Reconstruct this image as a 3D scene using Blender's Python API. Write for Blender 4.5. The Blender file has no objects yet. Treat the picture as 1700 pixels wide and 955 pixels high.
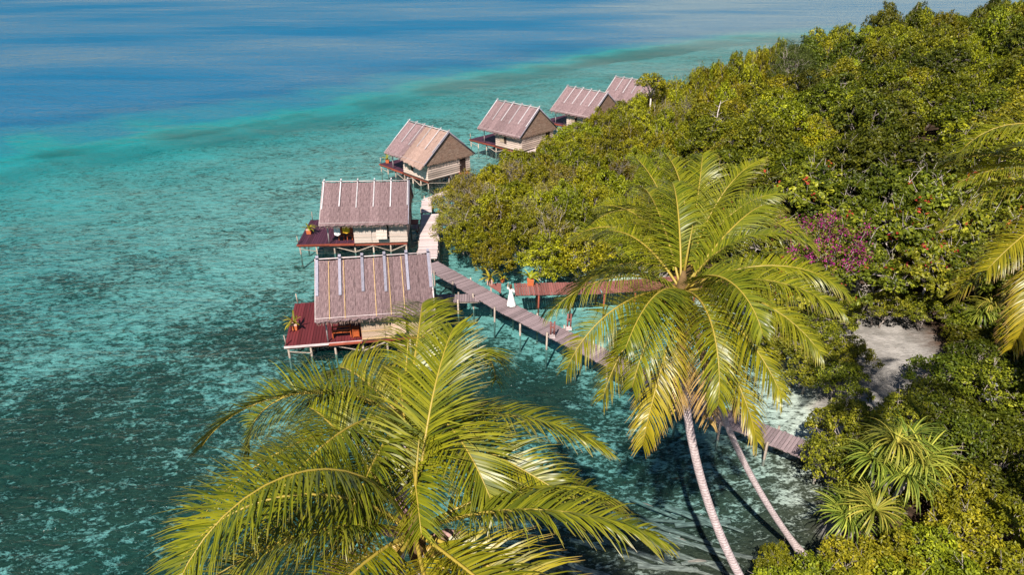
import bpy, math, random
import numpy as np
from mathutils import Vector, Matrix, Euler
PI = math.pi
R = math.radians
random.seed(11)
rng = np.random.default_rng(11)
scn = bpy.context.scene
col = scn.collection

# ------------------------------------------------------------------ camera
cd = bpy.data.cameras.new('camera')
cam = bpy.data.objects.new('camera', cd)
col.objects.link(cam)
cam.location = (0, 0, 25)
cam.rotation_euler = (R(90 - 26.23), 0, 0)
cd.sensor_width = 36
cd.lens = 36 * 1150 / 1700
cd.clip_end = 8000
cd.clip_start = 0.1
scn.camera = cam

# ------------------------------------------------------------------ world, sun, exposure
SUN_AZ, SUN_EL = R(18), R(47)          # azimuth the shadows fall to (from +Y towards +X)
wd = bpy.data.worlds.new('World')
scn.world = wd
wd.use_nodes = True
nt = wd.node_tree
nt.nodes.clear()
sky = nt.nodes.new('ShaderNodeTexSky')
sky.sky_type = 'NISHITA'
sky.sun_disc = False
sky.sun_elevation = SUN_EL
sky.sun_rotation = SUN_AZ + PI
sky.air_density = 1.0
sky.dust_density = 0.0
sky.ozone_density = 1.0
bg = nt.nodes.new('ShaderNodeBackground')
bg.inputs[1].default_value = 0.05
wo = nt.nodes.new('ShaderNodeOutputWorld')
nt.links.new(sky.outputs[0], bg.inputs[0])
nt.links.new(bg.outputs[0], wo.inputs[0])
sl = bpy.data.lights.new('sun', 'SUN')
sl.energy = 5.0
sl.angle = R(0.5)
sl.color = (1.0, 0.93, 0.83)
so = bpy.data.objects.new('sun', sl)
col.objects.link(so)
sdir = Vector((math.sin(SUN_AZ) * math.cos(SUN_EL), math.cos(SUN_AZ) * math.cos(SUN_EL), -math.sin(SUN_EL)))
so.rotation_euler = sdir.to_track_quat('-Z', 'Y').to_euler()
so.location = (-20, -40, 60)
scn.view_settings.view_transform = 'Standard'
scn.view_settings.look = 'None'
scn.view_settings.gamma = 1
scn.view_settings.exposure = 0.72
scn.render.engine = 'CYCLES'
scn.cycles.use_denoising = True
scn.cycles.max_bounces = 6
scn.cycles.diffuse_bounces = 2
scn.cycles.glossy_bounces = 2
scn.cycles.transmission_bounces = 4
scn.cycles.transparent_max_bounces = 8
scn.cycles.caustics_reflective = False
scn.cycles.caustics_refractive = False

# ------------------------------------------------------------------ helpers
def tag(o, label=None, cat=None, group=None, kind=None):
    if label: o['label'] = label
    if cat: o['category'] = cat
    if group: o['group'] = group
    if kind: o['kind'] = kind
    return o

def link(o, parent=None):
    col.objects.link(o)
    if parent is not None:
        o.parent = parent
    return o

def empty(name, loc=(0, 0, 0), rz=0.0):
    o = bpy.data.objects.new(name, None)
    o.empty_display_size = 0.3
    col.objects.link(o)
    o.location = loc
    o.rotation_euler = (0, 0, rz)
    return o

def mesh_from(name, V, F, mat=None, smooth=False, attrs=None):
    me = bpy.data.meshes.new(name)
    V = np.asarray(V, dtype=np.float32).reshape(-1, 3)
    if isinstance(F, np.ndarray):
        nf, k = F.shape
        me.vertices.add(len(V)); me.vertices.foreach_set('co', V.ravel())
        me.loops.add(nf * k); me.loops.foreach_set('vertex_index', F.astype(np.int32).ravel())
        me.polygons.add(nf); me.polygons.foreach_set('loop_start', np.arange(0, nf * k, k, dtype=np.int32))
        me.update(calc_edges=True)
    else:
        me.from_pydata(V.tolist(), [], F)
    if mat is not None:
        me.materials.append(mat)
    if smooth:
        me.polygons.foreach_set('use_smooth', np.ones(len(me.polygons), dtype=bool))
    if attrs:
        for an, arr in attrs.items():
            arr = np.asarray(arr, dtype=np.float32)
            if arr.ndim == 1:
                a = me.attributes.new(an, 'FLOAT', 'POINT'); a.data.foreach_set('value', arr)
            else:
                a = me.attributes.new(an, 'FLOAT_COLOR', 'POINT')
                a.data.foreach_set('color', np.concatenate([arr, np.ones((len(arr), 4 - arr.shape[1]), np.float32)], 1).ravel())
    me.update()
    return me

class MB:
    def __init__(s): s.v = []; s.f = []
    def add(s, V, F):
        n = len(s.v)
        s.v += [tuple(map(float, p)) for p in V]
        s.f += [tuple(i + n for i in f) for f in F]
        return s
    def box(s, c, d, rot=None, taper=1.0):
        x, y, z = d[0] / 2, d[1] / 2, d[2] / 2
        P = [Vector((sx * x * (taper if sz > 0 else 1), sy * y * (taper if sz > 0 else 1), sz * z)) for sz in (-1, 1) for sx, sy in ((-1, -1), (1, -1), (1, 1), (-1, 1))]
        if rot is not None:
            M = Euler(rot).to_matrix()
            P = [M @ p for p in P]
        C = Vector(c)
        return s.add([p + C for p in P], [(3, 2, 1, 0), (4, 5, 6, 7), (0, 1, 5, 4), (1, 2, 6, 5), (2, 3, 7, 6), (3, 0, 4, 7)])
    def tube(s, pts, rad, n=6, cap=True):
        pts = [Vector(p) for p in pts]
        if not hasattr(rad, '__len__'): rad = [rad] * len(pts)
        V = []; F = []
        up = None
        for i, p in enumerate(pts):
            t = (pts[min(i + 1, len(pts) - 1)] - pts[max(i - 1, 0)])
            if t.length < 1e-6: t = Vector((0, 0, 1))
            t.normalize()
            if up is None:
                up = t.orthogonal().normalized()
            up = (up - t * up.dot(t))
            if up.length < 1e-5: up = t.orthogonal()
            up.normalize()
            w = t.cross(up)
            for k in range(n):
                a = 2 * PI * k / n
                V.append(p + (up * math.cos(a) + w * math.sin(a)) * rad[i])
        m = len(pts)
        for i in range(m - 1):
            for k in range(n):
                F.append((i * n + k, i * n + (k + 1) % n, (i + 1) * n + (k + 1) % n, (i + 1) * n + k))
        if cap:
            F.append(tuple(range(n - 1, -1, -1)))
            F.append(tuple((m - 1) * n + k for k in range(n)))
        return s.add(V, F)
    def lathe(s, prof, c=(0, 0, 0), n=14):
        V = []; F = []
        for r, z in prof:
            for k in range(n):
                a = 2 * PI * k / n
                V.append((c[0] + r * math.cos(a), c[1] + r * math.sin(a), c[2] + z))
        for i in range(len(prof) - 1):
            for k in range(n):
                F.append((i * n + k, i * n + (k + 1) % n, (i + 1) * n + (k + 1) % n, (i + 1) * n + k))
        F.append(tuple(range(n - 1, -1, -1))); F.append(tuple((len(prof) - 1) * n + k for k in range(n)))
        return s.add(V, F)
    def mesh(s, name, mat, smooth=False):
        return mesh_from(name, s.v, s.f, mat, smooth)
    def build(s, name, mat, parent=None, smooth=False):
        return link(bpy.data.objects.new(name, s.mesh(name, mat, smooth)), parent)

def inst(name, me, parent=None, loc=(0, 0, 0), rot=(0, 0, 0), scale=(1, 1, 1)):
    o = link(bpy.data.objects.new(name, me), parent)
    o.location = loc; o.rotation_euler = rot; o.scale = scale
    return o

# ------------------------------------------------------------------ materials
class N:
    """tiny node-tree writer"""
    def __init__(s, name):
        s.m = bpy.data.materials.new(name); s.m.use_nodes = True
        s.t = s.m.node_tree; s.t.nodes.clear()
        s.out = s.t.nodes.new('ShaderNodeOutputMaterial')
    def n(s, typ, **kw):
        x = s.t.nodes.new('ShaderNode' + typ)
        for k, v in kw.items(): setattr(x, k, v)
        return x
    def l(s, a, b): s.t.links.new(a, b)
    def val(s, sock, v):
        if hasattr(v, 'is_output') or hasattr(v, 'links'): s.l(v, sock)
        else: sock.default_value = v
    def math(s, op, a, b=0.0, c=None, clamp=False):
        x = s.n('Math', operation=op, use_clamp=clamp)
        s.val(x.inputs[0], a); s.val(x.inputs[1], b)
        if c is not None: s.val(x.inputs[2], c)
        return x.outputs[0]
    def mix(s, f, a, b):
        x = s.n('Mix', data_type='RGBA')
        s.val(x.inputs[0], f)
        for sock, v in ((x.inputs[6], a), (x.inputs[7], b)):
            if isinstance(v, (tuple, list)): sock.default_value = (*v[:3], 1)
            else: s.l(v, sock)
        return x.outputs[2]
    def mapr(s, v, a, b, c=0.0, d=1.0, smooth=True):
        x = s.n('MapRange', interpolation_type='SMOOTHSTEP' if smooth else 'LINEAR')
        s.val(x.inputs[0], v)
        for i, q in zip((1, 2, 3, 4), (a, b, c, d)): x.inputs[i].default_value = q
        return x.outputs[0]
    def noise(s, scale, detail=3, rough=0.55, vec=None, dist=0.0):
        x = s.n('TexNoise'); x.inputs['Scale'].default_value = scale; x.inputs['Detail'].default_value = detail
        x.inputs['Roughness'].default_value = rough; x.inputs['Distortion'].default_value = dist
        if vec is not None: s.l(vec, x.inputs['Vector'])
        return x.outputs['Fac']
    def coords(s, scale=(1, 1, 1), kind='Object', rot=(0, 0, 0)):
        t = s.n('TexCoord'); mp = s.n('Mapping')
        mp.inputs['Scale'].default_value = scale; mp.inputs['Rotation'].default_value = rot
        s.l(t.outputs[kind], mp.inputs[0]); return mp.outputs[0]
    def attr(s, name):
        x = s.n('Attribute'); x.attribute_name = name; return x
    def rand(s):
        return s.n('ObjectInfo').outputs['Random']
    def bump(s, h, strength, dist=0.02):
        x = s.n('Bump'); x.inputs['Strength'].default_value = strength; x.inputs['Distance'].default_value = dist
        s.l(h, x.inputs['Height']); return x.outputs[0]
    def pbr(s, color, rough=0.7, spec=0.3, normal=None):
        x = s.n('BsdfPrincipled')
        if isinstance(color, (tuple, list)): x.inputs['Base Color'].default_value = (*color[:3], 1)
        else: s.l(color, x.inputs['Base Color'])
        s.val(x.inputs['Roughness'], rough); x.inputs['Specular IOR Level'].default_value = spec
        if normal is not None: s.l(normal, x.inputs['Normal'])
        return x.outputs[0]
    def end(s, sh):
        s.l(sh, s.out.inputs[0]); return s.m

def wood_mat(name, a, b, rough=0.75, scale=(3, 3, 3), grain=(1, 14, 14), spec=0.25, worn=None):
    m = N(name)
    v = m.coords(grain)
    g = m.noise(2.2, 4, 0.6, v)
    big = m.noise(1.3, 2, 0.5, m.coords(scale))
    c = m.mix(m.mapr(g, 0.3, 0.7), a, b)
    rnd = m.rand()
    hv = m.n('HueSaturation'); m.l(c, hv.inputs['Color'])
    m.l(m.math('ADD', m.math('MULTIPLY', rnd, 0.5), m.math('MULTIPLY_ADD', big, 0.5, 0.5)), hv.inputs['Value'])
    cc = hv.outputs[0]
    if worn:
        cc = m.mix(m.mapr(m.noise(0.9, 4, 0.65, m.coords((1, 1, 1))), 0.52, 0.72), cc, worn)
    return m.end(m.pbr(cc, rough, spec, m.bump(g, 0.35, 0.01)))

MT = {}
MT['deck_red'] = wood_mat('dark red deck wood', (0.085, 0.014, 0.018), (0.15, 0.026, 0.030), 0.6, spec=0.3, grain=(14, 1, 14))
MT['deck_plum'] = wood_mat('plum deck wood', (0.045, 0.016, 0.030), (0.075, 0.024, 0.045), 0.6, spec=0.3, grain=(14, 1, 14))
MT['trim_red'] = wood_mat('red brown trim wood', (0.20, 0.045, 0.026), (0.30, 0.075, 0.045), 0.6)
MT['walk'] = wood_mat('weathered walkway wood', (0.13, 0.095, 0.10), (0.33, 0.25, 0.26), 0.85, grain=(1, 14, 14), worn=(0.12, 0.085, 0.085))
MT['walk_pale'] = wood_mat('bleached walkway wood', (0.42, 0.33, 0.32), (0.62, 0.51, 0.50), 0.85, grain=(1, 14, 14))
MT['walk_red'] = wood_mat('reddish boardwalk wood', (0.17, 0.060, 0.052), (0.30, 0.115, 0.10), 0.75, grain=(1, 14, 14), worn=(0.34, 0.18, 0.16))
MT['stilt'] = wood_mat('weathered stilt wood', (0.22, 0.17, 0.14), (0.45, 0.37, 0.31), 0.85, grain=(10, 10, 1))
MT['board_blue'] = wood_mat('blue grey roof board', (0.19, 0.18, 0.225), (0.30, 0.285, 0.35), 0.7, grain=(12, 1, 12))
MT['board_white'] = wood_mat('whitened roof board', (0.36, 0.33, 0.35), (0.58, 0.54, 0.56), 0.7, grain=(12, 1, 12))
MT['bamboo'] = wood_mat('split bamboo strip', (0.42, 0.26, 0.12), (0.60, 0.42, 0.22), 0.6, grain=(12, 1, 12))
MT['pole'] = wood_mat('pale eave pole', (0.40, 0.32, 0.32), (0.62, 0.52, 0.52), 0.8, grain=(1, 10, 10))
MT['orange_wood'] = wood_mat('orange varnished wood', (0.30, 0.060, 0.018), (0.46, 0.11, 0.03), 0.45, spec=0.4)
MT['slat'] = wood_mat('pale wall slat', (0.40, 0.30, 0.25), (0.60, 0.48, 0.42), 0.8, grain=(1, 14, 14))
MT['drift'] = wood_mat('grey driftwood', (0.09, 0.085, 0.075), (0.27, 0.25, 0.22), 0.9, grain=(1, 10, 10))
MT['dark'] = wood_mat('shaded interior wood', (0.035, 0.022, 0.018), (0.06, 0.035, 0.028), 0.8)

def thatch_mat(name, a, b, c):
    m = N(name)
    g = m.noise(1.0, 5, 0.7, m.coords((26, 2.2, 8)))
    g2 = m.noise(1.0, 3, 0.6, m.coords((70, 7, 20)))
    bl = m.noise(1.1, 3, 0.6, m.coords((1, 0.7, 1)))
    cc = m.mix(m.mapr(g, 0.3, 0.72), a, b)
    cc = m.mix(m.mapr(bl, 0.4, 0.75, 0, 0.6), cc, c)
    hv = m.n('HueSaturation'); m.l(cc, hv.inputs['Color'])
    m.l(m.math('ADD', m.math('MULTIPLY', m.rand(), 0.28), m.math('MULTIPLY_ADD', g2, 1.2, 0.25)), hv.inputs['Value'])
    h = m.math('ADD', g, m.math('MULTIPLY', g2, 0.6))
    return m.end(m.pbr(hv.outputs[0], 0.95, 0.1, m.bump(h, 1.0, 0.09)))
MT['thatch'] = thatch_mat('weathered palm thatch', (0.135, 0.088, 0.092), (0.36, 0.252, 0.258), (0.22, 0.142, 0.150))
MT['thatch_new'] = thatch_mat('newer pale thatch', (0.26, 0.165, 0.135), (0.45, 0.315, 0.27), (0.36, 0.24, 0.205))
MT['gable'] = thatch_mat('tan gable thatch', (0.24, 0.15, 0.11), (0.44, 0.31, 0.245), (0.30, 0.17, 0.12))

def mat_weave(name='woven bamboo mat', A=(0.40, 0.28, 0.195), B=(0.60, 0.45, 0.34)):
    m = N(name)
    v = m.coords((1, 1, 1))
    sp = m.n('SeparateXYZ'); m.l(v, sp.inputs[0])
    def lines(s, f):
        a = m.math('SINE', m.math('MULTIPLY', s, f))
        return m.mapr(a, -0.9, -0.2)
    w1 = lines(sp.outputs[0], 2 * PI / 0.045)
    w2 = lines(sp.outputs[2], 2 * PI / 0.30)
    g = m.noise(3, 4, 0.65, m.coords((8, 1, 3)))
    c = m.mix(m.mapr(g, 0.3, 0.7), A, B)
    c = m.mix(m.math('MULTIPLY', m.math('SUBTRACT', 1.0, m.math('MULTIPLY', w1, w2)), 0.35), c, (0.22, 0.13, 0.08))
    return m.end(m.pbr(c, 0.8, 0.2, m.bump(w1, 0.3, 0.01)))
MT['mat'] = mat_weave()
MT['mat_pale'] = mat_weave('bleached bamboo mat', (0.47, 0.39, 0.345), (0.68, 0.59, 0.535))

def simple(name, c, rough=0.6, spec=0.3, var=0.15, nscale=6):
    m = N(name)
    n_ = m.noise(nscale, 3, 0.6, m.coords())
    hv = m.n('HueSaturation'); hv.inputs['Color'].default_value = (*c, 1)
    m.l(m.math('MULTIPLY_ADD', n_, 2 * var, 1 - var), hv.inputs['Value'])
    return m.end(m.pbr(hv.outputs[0], rough, spec))
MT['white_cloth'] = simple('white cloth', (0.78, 0.76, 0.74), 0.9, 0.1, 0.06)
MT['yellow_cloth'] = simple('yellow cloth', (0.75, 0.42, 0.03), 0.9, 0.1, 0.1)
MT['skin'] = simple('skin', (0.45, 0.25, 0.17), 0.5, 0.3, 0.05)
MT['hair'] = simple('brown hair', (0.10, 0.04, 0.02), 0.5, 0.3, 0.2)
MT['terracotta'] = simple('terracotta', (0.50, 0.14, 0.05), 0.8, 0.2, 0.15)
MT['pot_pale'] = simple('pale planter', (0.55, 0.36, 0.30), 0.8, 0.2, 0.12)
MT['white_paint'] = simple('white paint', (0.72, 0.70, 0.70), 0.6, 0.3, 0.1)
MT['coconut'] = simple('coconut husk', (0.34, 0.22, 0.04), 0.45, 0.4, 0.25, 4)
MT['spathe'] = simple('dry spathe', (0.36, 0.22, 0.20), 0.7, 0.2, 0.25, 5)
MT['fibre'] = simple('crown fibre', (0.16, 0.10, 0.045), 0.9, 0.1, 0.4, 12)
MT['sign'] = simple('pale weathered board', (0.42, 0.42, 0.50), 0.7, 0.2, 0.2)

def leaf_mat(name, a, b, c, trans=0.25, rough=0.42, spec=0.22, objvar=0.32):
    """a dark, b main, c brightest leaf colour; attribute 'tint' is random per leaf"""
    m = N(name)
    t = m.attr('tint').outputs['Fac']
    rp = m.n('ValToRGB'); e = rp.color_ramp.elements
    e[0].color = (*a, 1); e[1].color = (*c, 1); e[1].position = 1.0
    k = e.new(0.55); k.color = (*b, 1)
    m.l(t, rp.inputs[0])
    hv = m.n('HueSaturation'); m.l(rp.outputs[0], hv.inputs['Color'])
    rnd = m.rand()
    m.l(m.math('MULTIPLY_ADD', rnd, 0.05, 0.485), hv.inputs['Hue'])
    m.l(m.math('MULTIPLY_ADD', m.math('FRACT', m.math('MULTIPLY', rnd, 7.31)), 2 * objvar, 1 - objvar), hv.inputs['Value'])
    cc = hv.outputs[0]
    p = m.pbr(cc, rough, spec)
    tr = m.n('BsdfTranslucent'); m.l(cc, tr.inputs[0])
    mx = m.n('MixShader'); mx.inputs[0].default_value = trans
    m.l(p, mx.inputs[1]); m.l(tr.outputs[0], mx.inputs[2])
    return m.end(mx.outputs[0])
MT['lf_mangrove'] = leaf_mat('mangrove leaf', (0.060, 0.062, 0.004), (0.215, 0.205, 0.008), (0.46, 0.40, 0.016))
MT['lf_olive'] = leaf_mat('olive twiggy leaf', (0.10, 0.088, 0.010), (0.20, 0.165, 0.018), (0.31, 0.25, 0.035))
MT['lf_hill'] = leaf_mat('broadleaf', (0.036, 0.042, 0.004), (0.160, 0.160, 0.008), (0.39, 0.34, 0.016))
MT['lf_dark'] = leaf_mat('dark broadleaf', (0.032, 0.040, 0.004), (0.088, 0.096, 0.007), (0.19, 0.18, 0.013))
MT['lf_almond'] = leaf_mat('almond leaf', (0.036, 0.042, 0.005), (0.160, 0.165, 0.011), (0.42, 0.37, 0.030), objvar=0.12)
MT['lf_red'] = leaf_mat('red old leaf', (0.25, 0.02, 0.02), (0.42, 0.03, 0.03), (0.5, 0.10, 0.03), objvar=0.1)
MT['lf_shrub'] = leaf_mat('yellow green shrub leaf', (0.09, 0.10, 0.007), (0.26, 0.255, 0.014), (0.52, 0.46, 0.025))
MT['lf_grey'] = leaf_mat('feathery grey green', (0.055, 0.066, 0.015), (0.115, 0.125, 0.028), (0.20, 0.20, 0.045))
MT['flower'] = leaf_mat('magenta bract', (0.13, 0.008, 0.09), (0.30, 0.018, 0.20), (0.46, 0.05, 0.32), objvar=0.05)
MT['lf_pandan'] = leaf_mat('strap leaf', (0.09, 0.115, 0.016), (0.22, 0.24, 0.03), (0.48, 0.43, 0.07), objvar=0.1)
MT['lf_pot'] = leaf_mat('potted leaf', (0.16, 0.16, 0.01), (0.34, 0.30, 0.02), (0.5, 0.42, 0.04), objvar=0.1)
MT['bark'] = wood_mat('grey bark', (0.20, 0.16, 0.14), (0.44, 0.38, 0.34), 0.9, grain=(8, 8, 1.5))
MT['bark_pale'] = wood_mat('pale bark', (0.36, 0.30, 0.27), (0.62, 0.54, 0.50), 0.9, grain=(8, 8, 2))

def palm_trunk_mat():
    m = N('coconut trunk')
    v = m.coords((1, 1, 1))
    sp = m.n('SeparateXYZ'); m.l(v, sp.inputs[0])
    z = m.math('ADD', sp.outputs[2], m.math('MULTIPLY', m.noise(3, 2, 0.5, v), 0.05))
    ring = m.mapr(m.math('SINE', m.math('MULTIPLY', z, 2 * PI / 0.11)), -1.0, -0.5)
    g = m.noise(9, 4, 0.7, m.coords((1, 1, 0.6)))
    bl = m.noise(0.9, 3, 0.6, v)
    c = m.mix(m.mapr(g, 0.3, 0.7), (0.42, 0.33, 0.33), (0.68, 0.57, 0.575))
    c = m.mix(m.math('MULTIPLY', m.math('SUBTRACT', 1.0, ring), 0.5), c, (0.20, 0.14, 0.13))
    c = m.mix(m.mapr(bl, 0.55, 0.75, 0, 0.5), c, (0.30, 0.24, 0.23))
    return m.end(m.pbr(c, 0.9, 0.15, m.bump(m.math('ADD', ring, g), 0.5, 0.02)))
MT['palm_trunk'] = palm_trunk_mat()

def frond_mat():
    m = N('palm leaflet')
    a = m.attr('pc')
    sp = m.n('SeparateColor'); m.l(a.outputs['Color'], sp.inputs[0])
    rnd, age, along = sp.outputs[0], sp.outputs[1], sp.outputs[2]
    young = m.mix(rnd, (0.045, 0.080, 0.005), (0.205, 0.225, 0.011))
    old = m.mix(rnd, (0.20, 0.165, 0.008), (0.46, 0.32, 0.016))
    dry = m.mix(rnd, (0.36, 0.20, 0.06), (0.50, 0.33, 0.16))
    c = m.mix(m.mapr(age, 0.0, 1.0, 0, 1, False), young, old)
    tipf = m.math('MULTIPLY', m.mapr(along, 0.75, 1.0), m.math('ADD', age, 0.10), clamp=True)
    c = m.mix(tipf, c, dry)
    c = m.mix(m.mapr(age, 1.3, 1.9), c, dry)
    p = m.pbr(c, 0.36, 0.34)
    tr = m.n('BsdfTranslucent'); m.l(c, tr.inputs[0])
    mx = m.n('MixShader'); mx.inputs[0].default_value = 0.20
    m.l(p, mx.inputs[1]); m.l(tr.outputs[0], mx.inputs[2])
    return m.end(mx.outputs[0])
MT['leaflet'] = frond_mat()
MT['midrib'] = simple('palm midrib', (0.34, 0.25, 0.04), 0.45, 0.4, 0.15)

# ------------------------------------------------------------------ terrain, seabed, water
SHORE = np.array([(-60, -30), (-22, 4), (-8, 13), (0, 18.5), (6, 20.5), (11, 21.2), (14, 23), (15.5, 26.5), (16.5, 30), (18, 34), (20, 38.5), (20.5, 44), (17, 48.5), (13, 52.5),
                  (9, 55), (6, 59), (5, 66), (9, 75), (18, 87), (30, 101), (44, 117), (62, 137), (88, 158), (130, 185), (330, 280), (900, 400), (900, -600), (-60, -600)], float)
REEF = np.array([(-900, -500), (-300, -60), (-150, 35), (-70, 94), (-45, 116), (-20, 146), (8, 178), (48, 214), (110, 250), (330, 340), (900, 480)], float)

def seg_dist(x, y, P, closed):
    d = np.full(x.shape, 1e9); n = len(P)
    for i in range(n if closed else n - 1):
        a = P[i]; b = P[(i + 1) % n]; e = b - a
        t = np.clip(((x - a[0]) * e[0] + (y - a[1]) * e[1]) / (e @ e), 0, 1)
        d = np.minimum(d, np.hypot(x - a[0] - t * e[0], y - a[1] - t * e[1]))
    return d
def inside(x, y, P):
    c = np.zeros(x.shape, bool); n = len(P)
    for i in range(n):
        a = P[i]; b = P[(i + 1) % n]
        if a[1] == b[1]: continue
        cond = ((a[1] > y) != (b[1] > y)) & (x < (b[0] - a[0]) * (y - a[1]) / (b[1] - a[1]) + a[0])
        c ^= cond
    return c
def sstep(a, b, v):
    t = np.clip((v - a) / (b - a), 0, 1); return t * t * (3 - 2 * t)
def wob(x, y, s, ph=0.0):
    return (np.sin(x / s + 1.3 * ph) * np.cos(y / s * 1.17 + 2.1 * ph) + 0.6 * np.sin(x / s * 2.13 - y / s * 1.7 + ph) + 0.4 * np.cos(x / s * 3.7 + y / s * 4.1 + ph * 3)) / 2.0
def ground(x, y):
    x = np.asarray(x, float); y = np.asarray(y, float)
    ds = seg_dist(x, y, SHORE, True); ins = inside(x, y, SHORE)
    far = np.clip(y - 40, 0, 60) / 60
    land = 0.11 * np.minimum(ds, 9) + 7.0 * sstep(6, 60, ds) + 11 * sstep(22, 90, ds) * far + 5 * sstep(45, 95, ds) * far + 0.25 * sstep(1, 5, ds) * wob(x, y, 3.1, 1.0)
    re = seg_dist(x, y, REEF, False)
    rpoly = np.vstack([REEF, [(900, 3000), (-3000, 3000), (-3000, -500)]])
    rin = inside(x, y, rpoly)
    rs = np.where(rin, re, -re) + 8.0 * wob(x, y, 15.0, 2.0) + 2.5 * wob(x, y, 6.0, 1.1) + 2 * wob(x, y, 3.0, .4)
    lag = -(0.22 + 1.15 * sstep(0, 9, ds) + 0.5 * sstep(20, 60, ds)) + 0.18 * wob(x, y, 2.3, 0.5) * sstep(1, 5, ds) + 0.10 * wob(x, y, 0.9, 0.9) * sstep(1, 5, ds)
    sea = lag - 0.6 * sstep(-40, -8, rs) - 3.6 * sstep(-15, 18, rs) - 8.0 * sstep(9, 45, rs) - 12 * sstep(30, 80, rs)
    return np.where(ins, land, sea), np.where(ins, ds, -ds), rs
def gz(x, y):
    return float(ground(np.array([x]), np.array([y]))[0][0])

def axis(lo, hi, step, far):
    mid = list(np.arange(lo, hi + 1e-6, step)); a = []; s = step; p = lo
    while p > -far: s *= 1.35; p -= s; a.append(p)
    b = []; s = step; p = hi
    while p < far: s *= 1.35; p += s; b.append(p)
    return np.array(a[::-1] + mid + b)
gx = axis(-95, 105, 0.9, 3500); gy = axis(-6, 225, 0.9, 3500)
XX, YY = np.meshgrid(gx, gy)
ZZ, DS, RS = ground(XX.ravel(), YY.ravel())
nx, ny = len(gx), len(gy)
idx = np.arange(nx * ny).reshape(ny, nx)
QF = np.stack([idx[:-1, :-1].ravel(), idx[:-1, 1:].ravel(), idx[1:, 1:].ravel(), idx[1:, :-1].ravel()], 1)
xr, yr = XX.ravel(), YY.ravel()
# cover of dark coral and seagrass on the bottom: dense off the beach, sparse on the outer sand flat
cover = 0.72 - 0.37 * sstep(14, 58, yr + 0.16 * xr + 5 * wob(xr, yr, 8, .2)) + 0.0 * sstep(95, 150, yr) + 0.07 * wob(xr + yr * .4, yr, 6, 3.3)
cover = np.where((DS > -16) & (xr > -12) & (yr > 26), cover - 0.10 * sstep(-16, -6, DS), cover)
cover += 0.30 * np.exp(-(((xr - 0.5) / 4.5) ** 2 + ((yr - 37.5) / 4.0) ** 2)) + 0.16 * np.exp(-(((xr + 12) / 9) ** 2 + ((yr - 50) / 7) ** 2))
cover -= 0.45 * sstep(-4, 8, RS)
sandy = np.where((yr > 31.5) & (yr < 50) & (xr < 31), DS, DS + 7.5)

def terrain_mat():
    m = N('shore ground')
    g = m.n('NewGeometry'); sp = m.n('SeparateXYZ'); m.l(g.outputs['Position'], sp.inputs[0])
    z = sp.outputs[2]
    P = g.outputs['Position']
    cov = m.attr('cover').outputs['Fac']
    ds = m.attr('shore').outputs['Fac']
    flat = m.n('Mapping'); flat.inputs['Scale'].default_value = (0.75, 1.2, 0.0); flat.inputs['Rotation'].default_value = (0, 0, -0.5); m.l(P, flat.inputs[0]); q = flat.outputs[0]
    big = m.noise(0.16, 4, 0.6, q, 0.6); mid = m.noise(1.35, 4, 0.65, q, 0.7); fine = m.noise(4.6, 4, 0.75, q, 0.3)
    pat = m.math('ADD', m.math('ADD', m.math('MULTIPLY', big, 0.32), m.math('MULTIPLY', mid, 0.75)), m.math('MULTIPLY', fine, 0.80))   # mean ~0.85
    th = m.math('MULTIPLY_ADD', m.math('SUBTRACT', 1.0, cov), 0.62, 0.585)
    cor = m.mapr(m.math('SUBTRACT', th, pat), -0.12, 0.10, 1.0, 0.0)
    sand = m.mix(m.mapr(fine, 0.35, 0.65), (0.47, 0.46, 0.39), (0.75, 0.73, 0.64))
    coral = m.mix(m.mapr(mid, 0.35, 0.65), (0.016, 0.020, 0.013), (0.060, 0.062, 0.042))
    coral = m.mix(m.mapr(m.noise(1.9, 3, 0.7, q), 0.62, 0.74, 0, 0.8), coral, (0.30, 0.28, 0.22))
    bottom = m.mix(cor, sand, coral)
    soil = m.mix(m.mapr(m.noise(0.8, 4, 0.65, P), 0.4, 0.62), (0.025, 0.018, 0.010), (0.085, 0.052, 0.036))
    beach = m.mix(m.mapr(m.noise(0.9, 5, 0.65, P), 0.35, 0.7), (0.22, 0.205, 0.19), (0.36, 0.335, 0.315))
    beach = m.mix(m.mapr(m.noise(5.0, 3, 0.7, P), 0.66, 0.74, 0, 0.7), beach, (0.10, 0.07, 0.05))
    land = m.mix(m.mapr(m.math('ADD', ds, m.math('MULTIPLY', mid, 3.0)), 8.0, 11.0), beach, soil)
    rip = m.noise(2.0, 4, 0.65, P)
    c = m.mix(m.mapr(z, -0.12, 0.10), bottom, land)
    return m.end(m.pbr(c, 0.95, 0.1, m.bump(m.math('ADD', rip, m.math('MULTIPLY', pat, 0.6)), 0.6, 0.25)))
tme = mesh_from('terrain', np.stack([xr, yr, ZZ], 1), QF, terrain_mat(), True, {'cover': cover, 'shore': sandy})
tag(link(bpy.data.objects.new('terrain', tme)), kind='structure')

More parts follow.
